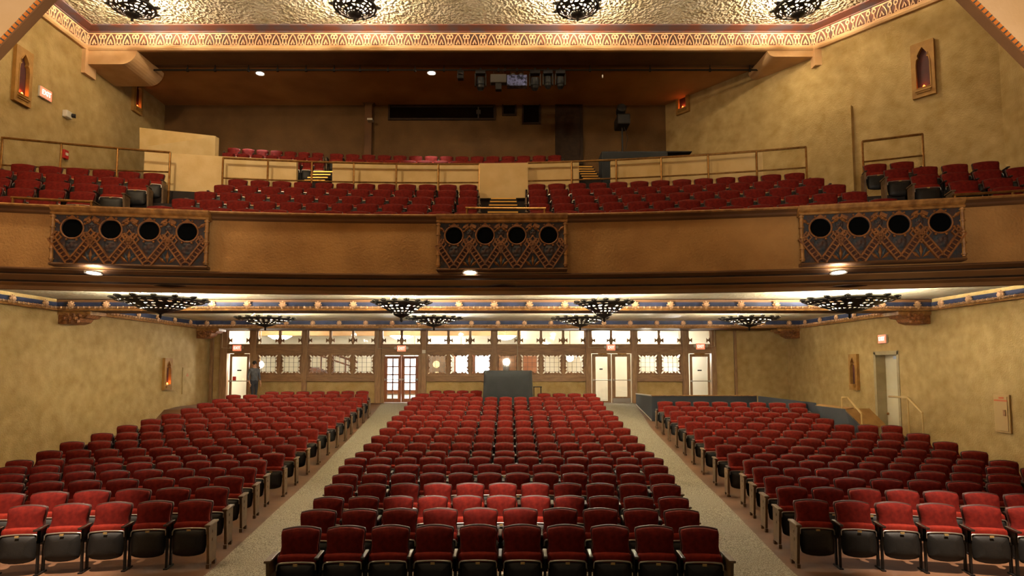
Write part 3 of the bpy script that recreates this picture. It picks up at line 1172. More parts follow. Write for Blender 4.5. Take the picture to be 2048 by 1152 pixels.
for x0, x1 in ((766, 840), (908, 986)):
    root = link(nn('door'), None, kind='structure')
    n = 2
    for i in range(n):
        a = lx(x0) + (lx(x1) - lx(x0)) * i / n
        b = lx(x0) + (lx(x1) - lx(x0)) * (i + 1) / n
        z0, z1 = Z_BACKFLOOR + .05, lz(706)
        MB().ring([(a, 34.45, z0), (b, 34.45, z0), (b, 34.45, z1), (a, 34.45, z1)], [(a + .1, 34.45, z0 + .2), (b - .1, 34.45, z0 + .2), (b - .1, 34.45, z1 - .1), (a + .1, 34.45, z1 - .1)], (0, .06, 0)).build('leaf', M_REDWOOD, root)
        MB().box(a + .1, b - .1, 34.5, 34.52, z0 + .2, z1 - .1).build('pane', M_DAY, root)
# lobby timber door, framed poster, stair
root = link(nn('door'), None, kind='structure')
MB().box(lx(993, 33), lx(1036, 33), 33, 33.1, Z_BACKFLOOR, lz(700, 33)).build('leaf', mat('warm_timber_door', '#9a6a42', .5, '#7f532f', 4), root)
MB().box(lx(1006, 33), lx(1018, 33), 32.97, 33, lz(746, 33), lz(719, 33)).build('pane', M_DPANE, root)
o = MB().box(lx(1046, 29.1), lx(1074, 29.1), 29.1, 29.19, lz(775, 29.1), lz(712, 29.1)).build('notice_board', mat('salmon_board', '#a86f4c', .7, '#98603f', 3), bevel=.02)
o['label'] = 'salmon coloured board on the lobby wall right of the conduit'
o['category'] = 'board'
t = thing('framed_plaque', 'dark framed plaque with a round pale medallion on the lobby wall', 'plaque', (lx(873, 34.6), 34.59, lz(733, 34.6)))
MB().box(-.62, .62, -.05, 0, -.75, .62).build('backboard', mat('plaque_board', '#6a5136', .6, '#57412a', 4), t, bevel=.02)
MB().lathe([(0, 0), (.2, 0), (.2, .03), (0, .04)], 20).build('medallion', mat('pale_medallion', '#d8bf8d', .5), t).rotation_euler = (PI / 2, 0, 0)
t.children[-1].location = (0, -.05, .12)
MB().box(-.5, .5, -.09, -.05, -.42, -.36).box(-.12, .12, -.09, -.05, -.52, -.3).build('lower_ornament', mat('pale_medallion', '#d8bf8d', .5), t)
t = thing('lobby_stair', 'brown timber stair climbing to the left in the lobby, seen through the panes', 'stairs')
M_STAIR = mat('brown_stair_timber', '#6b3f2a', .5, '#56301f', 4)
A, B = atY(618, 722, 30.5), atY(715, 755, 30.5)
dirv = (B - A)
for k in range(12):
    f = k / 12
    p = A + dirv * f
    MB().box(p.x, p.x + dirv.x / 12, 30.5, 31.6, Z_BACKFLOOR, p.z + dirv.z / 12 - .25).build('step', M_STAIR, t)
MB().tube([A + Vector((0, 0, .75)), B + Vector((0, 0, .75))], .06, 6).build('handrail', M_STAIR, t)
MB().tube([A + Vector((0, 0, .45)), B + Vector((0, 0, .45))], .04, 6).build('lower_rail', M_STAIR, t)
for k in range(0, 12, 3):
    p = A + dirv * (k / 12)
    MB().tube([p - Vector((0, 0, .2)), p + Vector((0, 0, .78))], .04, 6).build('baluster', M_STAIR, t)
# lobby lamps
M_GLOBE = mat('lit_globe', '#ffffff', .4, emit=(1, .93, .8), estr=14)
globe = MB().ball((0, 0, 0), .17, 12).mesh('globe', M_GLOBE, True)
for i, (px, py, Y, lab) in enumerate(((520, 729, 27.6, 'bright wall globe lamp in the lobby behind the leftmost pane'), (829, 722, 33.5, 'bright globe lamp in the lobby seen through the french doors'),
                                      (1140, 716, 27.9, 'bright wall globe lamp in the lobby left of the right double doors'), (1359, 710, 28.6, 'bright wall globe lamp in the lobby behind the last pane on the right'), (922, 720, 31.5, 'bright globe lamp in the lobby left of the black covered desk'))):
    p = atY(px, py, Y)
    t = thing('globe_lamp', lab, 'lamp', p, group='lobby globe lamps')
    link('globe', globe, t)
    lamp('globe_light', 'POINT', (p.x, p.y - .25, p.z), 100, (1, .98, .93), .1)
    MB().tube([(0, 0, .16), (0, 0, 2.0 - p.z)], .015, 6).build('rod', M_BRASS, t)
bowl = MB().lathe([(.02, -.2), (.3, -.15), (.55, 0), (.5, 0), (.28, -.1), (.02, -.14)], 16).mesh('bowl', M_GLOBE, True)
for px, lab in ((803, 'lit bowl pendant in the lobby above the french doors'), (1010, 'lit bowl pendant in the lobby above the black covered desk'), (1207, 'lit bowl pendant in the lobby above the right double doors'), (890, 'lit bowl pendant in the lobby behind the plaque'), (560, 'lit bowl pendant in the lobby at the left end')):
    Y = 29.0 if px != 890 else 32.5
    p = atY(px, 672 if px != 890 else 678, Y)
    t = thing('bowl_pendant', lab, 'lamp', p, group='lobby bowl pendants')
    link('bowl', bowl, t)
    MB().tube([(0, 0, -.1), (0, 0, 2.0 - p.z)], .02, 6).build('rod', M_BRASS, t)
    lamp('lobby_lamp', 'POINT', (p.x, p.y, p.z + .15), P_LOBBY, (1, .97, .90), .12)
lamp('lobby_lamp', 'POINT', (bx(1310), 28, 1.3), P_LOBBY * .45, (1, .9, .72), .15)
lamp('lobby_lamp', 'POINT', (bx(480), 28, 1.3), P_LOBBY * .6, (1, .9, .72), .15)


# ---- exit signs
EXITME = text_mesh('EXIT', .17, .006)
EXITME.materials.append(M_SIGNTXT)


def exit_sign(loc, rz, label, s=1.0, heads=False):
    t = thing('exit_sign', label, 'sign', loc, rz, 'lit red exit signs')
    MB().box(-.19 * s, .19 * s, 0, .06, -.13 * s, .13 * s).build('housing', M_WHITEPL, t, bevel=.01)
    MB().box(-.175 * s, .175 * s, -.012, 0, -.115 * s, .115 * s).build('face', M_REDSIGN, t)
    link('lettering', EXITME, t, (0, -.02, 0), (PI / 2, 0, 0)).scale = (.82 * s, s, s)
    if heads:
        for sx in (-1, 1):
            h = MB().lathe([(0, -.05), (.05, -.05), (.065, .03), (0, .03)], 10).build('lamp_head', M_CHROME, t)
            h.location = (sx * .25, -.02, .02)
            h.rotation_euler = (PI / 2, 0, 0)
    return t


yb2 = YB - .17
exit_sign(atY(474, 696, yb2), 0, 'red exit sign with twin lamp heads above the far left single door', 1.0, True)
exit_sign(atY(803, 697, yb2), 0, 'red exit sign above the french doors of the rear screen', 1.0, True)
exit_sign(atY(1222, 695, yb2), 0, 'red exit sign above the right double doors of the rear screen', 1.0, True)
exit_sign(atY(1401, 693, yb2), 0, 'red exit sign with twin lamp heads above the far right single door', 1.0, True)
exit_sign(atX(1764, 678, XR - .07), -PI / 2, 'pink red exit sign on the right wall above the side door', 1.1)
exit_sign(atX(92, 188, XL + .07), PI / 2, 'red exit sign high on the left wall beside the amber niche', 1.15)

# ---- side door in the right wall
root = link(nn('door'), None, kind='structure')
M_JAMB = mat('grey_beige_door_frame', '#a0906c', .6, '#8f7f5c', 3)
xi = XR + .40
mb = MB()
mb.box(XR - .02, XR + .42, dY1 - .1, dY1 + .02, dZ0, dZ1)
mb.box(XR - .02, XR + .42, dY0 - .02, dY0 + .08, dZ0, dZ1)
mb.box(XR - .02, XR + .42, dY0, dY1, dZ1 - .1, dZ1 + .02)
mb.build('frame', M_JAMB, root)
lf = MB().box(XR + .30, XR + .36, dY0 + .08, dY1 - .1, dZ0, dZ1 - .1).build('leaf', M_DOOR, root)
MB().ball((XR + .25, dY1 - .2, dZ0 + 1.0), .045, 8).build('knob', M_BRASS, lf)
MB().box(XR + .24, XR + .30, dY0 + .15, dY0 + .65, dZ1 - .24, dZ1 - .14).build('door_closer', mat('steel_closer', '#aeb6c4', .35, metal=.5), lf)
MB().box(XR + .292, XR + .30, dY0 + .2, dY0 + .45, dZ0 + 1.15, dZ0 + 1.5).build('notice', mat('pale_pink_notice', '#e0c8b0', .6), lf)
MB().box(XR + .29, XR + .30, dY0 + .2, dY0 + .45, dZ0 + 1.0, dZ0 + 1.14).build('red_notice', mat('red_sticker', '#c8321e', .5), lf)

# flush cabinets on the walls
a, b = atX(1990, 788, XR), atX(2026, 868, XR)
t = thing('wall_cabinet', 'cream electrical cabinet with red warning strip on the lower right wall', 'cabinet', (XR, (a.y + b.y) / 2, (a.z + b.z) / 2))
hy, hz = abs(a.y - b.y) / 2, abs(a.z - b.z) / 2
MB().box(-.05, 0, -hy, hy, -hz, hz).build('body', mat('tan_cabinet', '#b0915a', .6), t, bevel=.01)
MB().box(-.065, -.05, -hy + .05, hy - .05, -hz + .05, hz - .05).build('door', mat('tan_cabinet', '#b0915a', .6), t, bevel=.004)
MB().box(-.07, -.065, -.2, .2, .30, .34).box(-.07, -.065, -.1, .05, .36, .41).build('warning_strip', mat('orange_warning', '#b8602a', .6), t)
MB().box(-.085, -.065, -hy + .1, -hy + .16, -.05, .1).build('latch', M_GOLDM, t)
a, b = atX(365, 735, XL), atX(381, 787, XL)
t = thing('wall_cabinet', 'flush tan cabinet door on the left wall beside the lower niche', 'cabinet', (XL, (a.y + b.y) / 2, (a.z + b.z) / 2))
hy, hz = abs(a.y - b.y) / 2, abs(a.z - b.z) / 2
MB().box(0, .025, -hy, hy, -hz, hz).build('door', M_STUCCO, t)
MB().box(.025, .03, -.1, .1, .18, .22).box(.025, .03, -.05, .05, .24, .28).build('warning_strip', mat('orange_warning', '#b8602a', .6), t)
# camera and red alarm on the upper left wall
p = atX(130, 229, XL)
t = thing('security_camera', 'white box camera on the left wall above the balcony rail', 'camera', p, PI / 2)
MB().box(-.12, .12, -.14, 0, -.10, .10).build('housing', M_WHITEPL, t, bevel=.02)
h = MB().lathe([(0, -.02), (.06, 0), (.06, .1), (0, .1)], 12).build('lens', M_IRON, t)
h.rotation_euler = (PI / 2, 0, .5)
h.location = (.08, -.14, 0)
p = atX(128, 309, XL)
t = thing('fire_alarm', 'small red fire alarm box on the left wall behind the balcony rail', 'alarm', p, PI / 2)
MB().box(-.09, .09, -.08, 0, -.13, .13).build('housing', mat('alarm_red', '#b3221c', .45), t, bevel=.015)
MB().box(-.05, .05, -.09, -.08, -.03, .05).build('pull_bar', M_WHITEPL, t)


# ---- lit wall niches
def niche(p, n, w, h, label, glow=1.0, lit=True):
    """ogee-headed niche in a plaque; p centre on the wall, n horizontal normal into the room"""
    rz = math.atan2(n[0], -n[1])
    t = thing('wall_niche', label, 'niche', p, rz, 'ogee wall niches')
    hw = w / 2
    half = [(.0, .40), (.055, .34), (.11, .27), (.10, .235), (.085, .22), (.13, .19), (.145, .10), (.145, -.10), (.145, -.28), (.145, -.33)]
    inn = [(x * w / .5, z * h) for x, z in half]
    inn = inn + [(-x, z) for x, z in inn[::-1][:-1]]
    dense = []
    for (ax, az), (cx_, cz_) in zip(inn, inn[1:] + inn[:1]):
        dense += [(ax + (cx_ - ax) * q / 5, az + (cz_ - az) * q / 5) for q in range(5)]
    inn = dense
    # spread matching points along the rectangle, from the top centre clockwise
    acc, tot = [0.0], 0.0
    for (ax, az), (cx_, cz_) in zip(inn, inn[1:] + inn[:1]):
        tot += math.hypot(cx_ - ax, cz_ - az)
        acc.append(tot)
    rect = [(0, h / 2), (hw, h / 2), (hw, -h / 2), (-hw, -h / 2), (-hw, h / 2), (0, h / 2)]
    per = 4 * hw + 2 * h

    def on_rect(d):
        for (ax, az), (cx_, cz_) in zip(rect, rect[1:]):
            L = math.hypot(cx_ - ax, cz_ - az)
            if d <= L:
                return (ax + (cx_ - ax) * d / L, az + (cz_ - az) * d / L)
            d -= L
        return rect[-1]

    out = [on_rect(per * s_ / tot) for s_ in acc[:-1]]
    # snap the outline's corners
    for c in ((hw, h / 2), (hw, -h / 2), (-hw, h / 2), (-hw, -h / 2)):
        i = min(range(len(out)), key=lambda q: (out[q][0] - c[0]) ** 2 + (out[q][1] - c[1]) ** 2)
        out[i] = c
    M_PLQ = mat('ochre_plaque', '#a67a38', .7, '#8f672c', 5, .15, 40)
    MB().ring([(x, -.10, z) for x, z in out], [(x, -.10, z) for x, z in inn], (0, .10, 0)).build('plaque', M_PLQ, t)
    MB().prism([(x, -.012, z) for x, z in inn], (0, .008, 0)).build('recess', mat('oxblood_recess', '#4a140c', .7, '#3a0f07', 5), t)
    MB().box(-.17 * w / .5, .17 * w / .5, -.16, 0, -.40 * h, -.375 * h).box(-.15 * w / .5, .15 * w / .5, -.13, 0, -.43 * h, -.40 * h).build('sill', M_PLQ, t)
    MB().ring([(x * 1.16, -.115, z * 1.03) for x, z in inn], [(x, -.115, z) for x, z in inn], (0, .02, 0)).build('moulding', M_PLQ, t)
    b = MB().lathe([(0, 0), (.03, .01), (.035, .05), (.02, .09), (0, .11)], 10).build('amber_bulb', mat('amber_bulb', '#ff8a3a', .4, emit=(1, .22, .04), estr=5.0 * glow) if glow == 1.0 else mat('dim_amber_bulb', '#d86a2a', .4, emit=(1, .18, .03), estr=2.5) if lit else mat('unlit_bulb', '#4a2a1a', .4), t)
    b.location = (0, -.06, -.355 * h)
    if lit:
        lp = Vector(p) + Vector((n[0], n[1], 0)) * .065 + Vector((0, 0, -.26 * h))
        lamp('niche_lamp', 'POINT', lp, 1.3 * glow, (1, .22, .05), .03)
    return t


niche(atX(41, 153, XL), (1, 0), .56, 1.5, 'ogee niche glowing orange high on the left wall beside the exit sign')
niche(atX(272, 190, XL), (1, 0), .5, 1.3, 'ogee niche glowing dimly in the dark upper rear of the left wall', .5)
niche(onRW(1848, 140), RWN, .54, 1.5, 'dim ogee niche in a plaque high on the right wall above the balcony', .2)
niche(onRW(1367, 196), RWN, .55, 1.2, 'ogee niche glowing orange on the shaded upper right wall', .8)
niche(atX(332, 748, XL), (1, 0), .52, 1.2, 'ogee niche glowing orange on the lower left wall under the balcony', 1.0)
niche(atX(1711, 744, XR), (-1, 0), .5, 1.25, 'unlit ogee niche on the lower right wall beside the side door', .2, False)


# ---- bowl chandeliers
def pierced_bowl(name, R_, depth, rings, seg, wire, seed, power=1.0):
    rnd = random.Random(seed)
    bm = bmesh.new()
    vs = []
    for i in range(rings + 1):
        f = i / rings
        r = R_ * (.12 + .88 * f)
        z = -depth * (1 - f ** power)
        row = []
        for k in range(seg):
            a = 2 * PI * (k + .5 * (i % 2)) / seg + rnd.uniform(-.25, .25) / seg * 3
            rr = r + rnd.uniform(-.2, .2) * R_ / rings * (0 if i in (0, rings) else 1)
            row.append(bm.verts.new((rr * math.cos(a), rr * math.sin(a), z)))
        vs.append(row)
    for i in range(rings):
        for k in range(seg):
            a, b, c, d = vs[i][k], vs[i][(k + 1) % seg], vs[i + 1][(k + 1) % seg], vs[i + 1][k]
            bm.faces.new((a, b, c, d))
    # pierce the shell: inset every cell and open most of the inner faces
    for f in list(bm.faces):
        q = list(f.verts)
        cen = f.calc_center_median()
        keep = 1 - wire
        if rnd.random() < .12:
            continue
        n = [bm.verts.new(cen + (v.co - cen) * keep * rnd.uniform(.8, 1.1)) for v in q]
        for a_ in range(4):
            b_ = (a_ + 1) % 4
            bm.faces.new((q[a_], q[b_], n[b_], n[a_]))
        bm.faces.remove(f)
    bm.normal_update()
    ext = bmesh.ops.solidify(bm, geom=list(bm.faces), thickness=.018)
    me = bpy.data.meshes.new(name)
    bm.to_mesh(me)
    bm.free()
    me.materials.append(M_BRONZE)
    return me


def chandelier_parts(R_, depth, seed, zc, spikes=12, wire=.05):
    """meshes shared by chandeliers of one size; local origin at the rim level, zc the ceiling height above it"""
    ps = [('pierced_bowl', pierced_bowl('pierced_bowl', R_, depth, int(R_ * 4 + 4), int(R_ * 14 + 12), wire, seed, 1.3))]
    rim = MB()
    rim.tube([(R_ * math.cos(2 * PI * i / 32), R_ * math.sin(2 * PI * i / 32), 0) for i in range(32)], .045, 6, True)
    ps.append(('rim', rim.mesh('rim', M_BRONZE, True)))
    base = MB().lathe([(.0, -depth - .16), (.035, -depth - .13), (.03, -depth - .05), (.10, -depth - .02), (R_ * .3, -depth + .02), (R_ * .34, -depth + .07), (R_ * .2, -depth + .08), (0, -depth + .08)], 18)
    ps.append(('finial', base.mesh('finial', M_BRONZE, True)))
    stem = MB()
    for k in range(3):
        a = 2 * PI * k / 3
        stem.tube([(R_ * .8 * math.cos(a), R_ * .8 * math.sin(a), 0), (R_ * .25 * math.cos(a), R_ * .25 * math.sin(a), zc)], .012, 5)
    ps.append(('hanger', stem.mesh('hanger', M_BRONZE)))
    leafm = MB()
    leafm.prism([(R_ - .04, -.09, 0), (R_ + .06, -.06, .03), (R_ + .13, 0, .035), (R_ + .06, .06, .03), (R_ - .04, .09, 0)], (0, 0, .03))
    leafm.tube([(R_, 0, .01), (R_ + .08, 0, .015), (R_ + .15, 0, .045)], .025, 5)
    ps.append(('rim_leaf', leafm.mesh('rim_leaf', M_BRONZE)))
    ps.append(('bulb', MB().ball((0, 0, 0), .035, 8, 1.3).mesh('bulb', M_BULB, True)))
    return ps


def chandelier(ps, loc, label, group, R_, depth, spikes, power, col, zl):
    t = thing('bowl_chandelier', label, 'chandelier', loc, 0, group)
    for nme, me in ps:
        if nme == 'rim_leaf':
            for k in range(spikes):
                link(nme, me, t, None, (0, 0, 2 * PI * (k + .3) / spikes))
        elif nme == 'bulb':
            for k in range(5):
                a = 2 * PI * k / 5 + .5
                link(nme, me, t, (R_ * .45 * math.cos(a), R_ * .45 * math.sin(a), -depth * .25))
        else:
            link(nme, me, t)
    lamp('chandelier_lamp', 'POINT', (loc[0], loc[1], loc[2] + zl), power, col, .12)
    if zl < .1:
        lamp('chandelier_lamp', 'POINT', (loc[0], loc[1], loc[2] - .06), power * 7.0, col, .12)


YC = 16.25
zr_ = atY(1013, 14, YC).z
up = chandelier_parts(.56, .27, 3, Z_UP - zr_, 10, .40)
ORD = ['leftmost', 'second from the left', 'third from the left', 'rightmost']
for px, lab in zip((265, 710, 1155, 1595), ORD):
    p = atY(px, 14, YC)
    chandelier(up, (p.x, YC, zr_), 'pierced bronze bowl chandelier on the high ceiling, ' + lab + ' of its row', 'chandeliers on the high ceiling', .56, .27, 10, P_UPPER, WARM, .10)
big = chandelier_parts(.98, .30, 5, Z_C1 - zat(601, 15.3), 16, .52)
mid = chandelier_parts(.62, .32, 7, Z_C1 - zat(607, 15.3), 12, .5)
rear = chandelier_parts(.84, .24, 9, Z_C2 - zat(638, 20.5), 16, .52)
for px, ps, R_, dp, lab, y in ((322, big, .98, .30, 'wide pierced bowl light under the front of the balcony on the left', 601), (803, mid, .62, .32, 'smaller pierced bowl light under the balcony front, just left of centre', 607), (1208, mid, .62, .32, 'smaller pierced bowl light under the balcony front, right of centre', 607), (1698, big, .98, .30, 'wide pierced bowl light under the front of the balcony on the right', 601)):
    p = atY(px, y, 15.3)
    chandelier(ps, (p.x, 15.3, p.z), lab, 'bowl lights in the front bay under the balcony', R_, dp, 14, P_UNDER, UNDERC, .07)
for px, lab in zip((531, 868, 1160, 1498), ORD):
    p = atY(px, 638, 20.5)
    chandelier(rear, (p.x, 20.5, p.z), 'shallow pierced bowl light in the rear bay under the balcony, ' + lab, 'bowl lights in the rear bay under the balcony', .84, .24, 16, P_UNDER, UNDERC, .07)

# ---- recessed downlights
M_DOWN = mat('lit_downlight', '#ffffff', .4, emit=(1, .95, .9), estr=30)
dl = MB().lathe([(0, .0), (.115, .0), (.115, .02), (0, .02)], 20).mesh('lens', M_DOWN)
dr = MB().lathe([(.115, .0), (.15, -.012), (.155, .02), (.115, .02)], 20).mesh('trim_ring', M_WHITEPL)


def downlight(p, label, grp, tilt=0.0):
    t = thing('recessed_downlight', label, 'downlight', p, 0, grp)
    t.rotation_euler = (tilt, 0, 0)
    link('lens', dl, t)
    link('trim_ring', dr, t)


for px, py, lab in ((520, 147, 'left of the two lit downlights in the dark rear ceiling'), (863, 146, 'right of the two lit downlights in the dark rear ceiling')):
    p = atZ(px, py, Z_REAR - .022)
    downlight(p, lab, 'downlights of the rear ceiling')
    lamp('downlight_beam', 'SPOT', (p.x, p.y, p.z - .05), 800, (1, .85, .75), .06, (p.x, p.y - .25, 0), 34, .7)
for px, py, lab in ((187, 546, 'lit downlight in the balcony soffit under the left relief panel'), (940, 545, 'lit downlight in the balcony soffit under the centre relief panel'), (1677, 545, 'lit downlight in the balcony soffit under the right relief panel')):
    p = atC(px, py, bal(DF - .13))
    downlight(p, lab, 'downlights of the balcony soffit', -.12)
    lamp('downlight_beam', 'SPOT', (p.x, p.y - .02, p.z - .06), 90, (1, .9, .8), .06, (p.x, p.y - 1.0, -3), 60, .8)


# ================================================================== carved panels of the balcony front
M_BANDBG = mat('oxide_band_ground', '#4a2614', .8, '#371a0e', 8)


def mask_mesh(W, Hh, seed):
    """grotesque face relief as a height field"""
    rnd = random.Random(seed)
    n = 18
    mb = MB()
    for j in range(n + 1):
        for i in range(n + 1):
            u, v = i / n * 2 - 1, j / n * 2 - 1
            r = u * u * 1.1 + v * v * .9
            h = .05 * max(0, 1 - r) ** .5
            g = lambda cx, cy, sx, sy: math.exp(-((u - cx) / sx) ** 2 - ((v - cy) / sy) ** 2)
            h += .035 * g(0, -.05, .13, .25) + .03 * g(-.4, .35, .25, .08) + .03 * g(.4, .35, .25, .08)
            h -= .03 * g(-.38, .15, .16, .12) + .03 * g(.38, .15, .16, .12)
            h += .012 * g(-.38, .14, .07, .06) + .012 * g(.38, .14, .07, .06)
            h -= .035 * g(0, -.5, .3, .12)
            h += .022 * g(0, -.72, .2, .08) + .02 * g(-.55, -.2, .18, .2) + .02 * g(.55, -.2, .18, .2)
            mb.v.append((u * W / 2, -h, v * Hh / 2))
    for j in range(n):
        for i in range(n):
            a = j * (n + 1) + i
            mb.f.append((a, a + 1, a + n + 2, a + n + 1))
    mb.m = [0] * len(mb.f)
    return mb.mesh('mask', M_TEAL, True)


def relief(px0, px1, label, seed):
    f = bal(DF - .17)
    a, b = atC(px0, 490, f), atC(px1, 490, f)
    W = math.hypot(b.x - a.x, b.y - a.y)
    rz = math.atan2(b.y - a.y, b.x - a.x)
    z0, z1 = zat(537, DF - .15), zat(446, DF - .15)
    h = z1 - z0
    t = thing('carved_panel', label, 'panel', (a.x, a.y, z0), rz, 'carved panels of the balcony front')
    MB().box(0, W, 0, .16, 0, h).build('ground', M_TEAL, t)
    cap = MB()
    cap.sweep([(-.06, -.0), (W + .06, -.0)], [(.3, h - .01), (-.05, h - .01), (-.07, h + .02), (-.03, h + .05), (-.07, h + .08), (-.10, h + .13), (-.10, h + .16), (.3, h + .17)])
    cap.build('top_moulding', M_GOLDM, t)
    bot = MB()
    bot.sweep([(-.05, 0), (W + .05, 0)], [(.4, 0), (-.03, 0), (-.06, -.03), (-.03, -.05), (.4, -.06)])
    bot.build('bottom_moulding', M_BROWNPL, t)
    for x in (-.02, W + .02):
        c = MB().tube([(x, -.02, .02), (x, -.02, h)], .035, 8)
        for k in range(5):
            zz = h * (.06 + .22 * k)
            c.tube([(x, -.02, zz), (x, -.02, zz + .025)], .05, 8)
        c.build('rope_moulding', M_GOLDM, t)
    xs = [W * q for q in (.117, .367, .62, .875)]
    hr = W * .066
    ringm = MB()
    ringm.tube([((hr + .02) * math.cos(2 * PI * i / 24), -.02, (hr + .02) * math.sin(2 * PI * i / 24)) for i in range(24)], .017, 6, True)
    for i in range(8):
        an = PI / 8 + i * PI / 4
        ringm.ball(((hr + .055) * math.cos(an), -.025, (hr + .055) * math.sin(an)), .024, 6)
    rm = ringm.mesh('ring', M_TERRA)
    hole = MB()
    n = 24
    hole.add([(hr * math.cos(2 * PI * i / n), -.004, hr * math.sin(2 * PI * i / n)) for i in range(n)] + [(hr * .9 * math.cos(2 * PI * i / n), -.012, hr * .9 * math.sin(2 * PI * i / n)) for i in range(n)], [tuple(range(n, 2 * n))] + [(i, (i + 1) % n, n + (i + 1) % n, n + i) for i in range(n)])
    hm = hole.mesh('porthole', M_BLACKG)
    s = W / 4

    def ladder(p, q, wd=.055):
        """two rails with rungs between two points of the panel face"""
        p, q = Vector((p[0], -.03, p[1])), Vector((q[0], -.03, q[1]))
        d = (q - p).normalized()
        nrm = Vector((-d.z, 0, d.x))
        mb = MB()
        L = (q - p).length
        c = (p + q) / 2
        for sg in (-1, 1):
            mb.obox(c + nrm * wd * sg, d * L / 2, nrm * .014, Vector((0, .03, 0)))
        mb.obox(c + Vector((0, .018, 0)), d * L / 2, nrm * wd, Vector((0, .012, 0)), 1)
        k = int(L / .075)
        for i in range(k):
            mb.obox(p + d * (L * (i + .5) / k), d * .011, nrm * wd, Vector((0, .02, 0)))
        return mb

    dm = MB()
    dq = .085
    dm.ring([(0, -.05, dq), (dq * .75, -.05, 0), (0, -.05, -dq), (-dq * .75, -.05, 0)], [(0, -.05, dq * .55), (dq * .42, -.05, 0), (0, -.05, -dq * .55), (-dq * .42, -.05, 0)], (0, .05, 0))
    dmm = dm.mesh('diamond', M_TERRA)
    tri = MB().prism([(-.10, -.035, 0), (.10, -.035, 0), (0, -.035, .16)], (0, .03, 0)).mesh('triangle', M_TERRA)
    scroll = MB()
    for sg in (-1, 1):
        scroll.tube([(sg * (.02 + .1 * f_ + .02 * math.sin(f_ * 9)), -.02, .05 + .10 * math.sin(f_ * PI)) for f_ in [i / 8 for i in range(9)]], [.026 - .002 * i for i in range(9)], 5)
        scroll.tube([(sg * (.04 + .09 * f_), -.02, .02 + .03 * f_) for f_ in [i / 4 for i in range(5)]], .018, 5)
    sm = scroll.mesh('leaf_scroll', M_TERRA)
    sm2 = sm.copy()
    sm2.materials[0] = mat('slate_leaf', '#343d45', .7, '#2a3036', 8)
    lfm = MB().add([(0, -.01, 0), (-.035, -.02, .09), (0, -.05, .08), (.035, -.02, .09), (0, -.012, .2), (0, .0, .0)], [(0, 1, 2), (0, 2, 3), (1, 4, 2), (2, 4, 3)])
    lf_ = lfm.mesh('fan_leaf', M_TERRA)
    lf2_ = lf_.copy()
    lf2_.materials[0] = mat('slate_leaf', '#3e4a55', .7, '#323b44', 8)
    ma, mb_ = mask_mesh(s * .42, h * .36, 1), mask_mesh(s * .42, h * .36, 2)
    for i, x in enumerate(xs):
        zc = h * .715
        link('porthole', hm, t, (x, 0, zc))
        link('ring', rm, t, (x, 0, zc))
        link('mask', ma if i % 2 else mb_, t, (x, 0, h * .38)).scale = (.85, .6, .85)
        link('triangle', tri, t, (x, 0, h * .9)).scale = (1, 1, .55)
        for sg in (-1, 1):
            ladder((x + sg * .02, .02), (x + sg * s * .52, h * .52)).build('ladder_band', [M_TERRA, M_BANDBG], t)
            link('diamond', dmm, t, (x + sg * s * .33, 0, h * .52))
            # thin inner bars that repeat the V
            q0, q1 = Vector((x + sg * .05, -.02, h * .13)), Vector((x + sg * s * .33, -.02, h * .44))
            MB().tube([q0, q1], .010, 5).build('inner_bar', M_TERRA, t)
            link('corner_leaf', lf_, t, (x + sg * s * .30, 0, h * .80)).rotation_euler = (0, sg * .9, 0)
            ladder((x + sg * s * .34, h * .62), (x + sg * s * .5, h * .47), .03).build('ladder_band', [M_TERRA, M_BANDBG], t)
    for x in [(p + q) / 2 for p, q in zip(xs, xs[1:])]:
        link('diamond', dmm, t, (x, 0, h * .63))
        link('diamond', dmm, t, (x, 0, h * .40))
        link('leaf_scroll', sm, t, (x, 0, h * .84)).scale = (.8, 1, .8)
        for k in range(5):
            an = (k - 2) * .42
            o = link('fan_leaf', lf2_ if k % 2 else lf_, t, (x + math.sin(an) * .02, 0, h * .03))
            o.rotation_euler = (0, an, 0)
            o.scale = (1, 1, 1.25 - .12 * abs(k - 2))
        link('mask', mb_, t, (x, 0, h * .77)).scale = (.5, .7, .5)
        for sg in (-1, 1):
            MB().obox((x + sg * .075, -.02, h * .92), (.055, 0, -.028 * sg), (.012, 0, .03), (0, .02, 0)).build('chevron_bar', M_TERRA, t)
    return t


relief(107, 411, 'carved panel with four portholes on the balcony front at the left', 1)
relief(879, 1129, 'carved panel with four portholes at the centre of the balcony front', 2)
relief(1606, 1924, 'carved panel with four portholes on the balcony front at the right', 3)
# painted lozenges on the soffit
for px in (340, 1003, 1700):
    p = atC(px, 571, bal(DF + .26))
    mb = MB()
    a = math.atan(-.0338 - .02706 * p.x)
    mb.prism([Vector((p.x + u * math.cos(a) - v * math.sin(a), p.y + u * math.sin(a) + v * math.cos(a), p.z - .012 - v * .25)) for u, v in ((-.3, 0), (-.1, .05), (0, .07), (.1, .05), (.3, 0), (.1, -.05), (0, -.07), (-.1, -.05))], (0, 0, .01))
    struct(nn('trim'), mb, M_DARKWOOD)


# ================================================================== brass rails
def railing(label, pts_top, pts_low, posts, r=.03, name='railing'):
    """top and lower rail along picture-picked points, posts at the given indices with their feet"""
    t = thing(name, label, 'railing', group=None)
    MB().tube(pts_top, r, 8).build('top_rail', M_BRASS, t)
    if pts_low:
        MB().tube(pts_low, r * .75, 8).build('lower_rail', M_BRASS, t)
    for a, b in posts:
        MB().tube([a, b], r * .9, 8).build('post', M_BRASS, t)
    return t


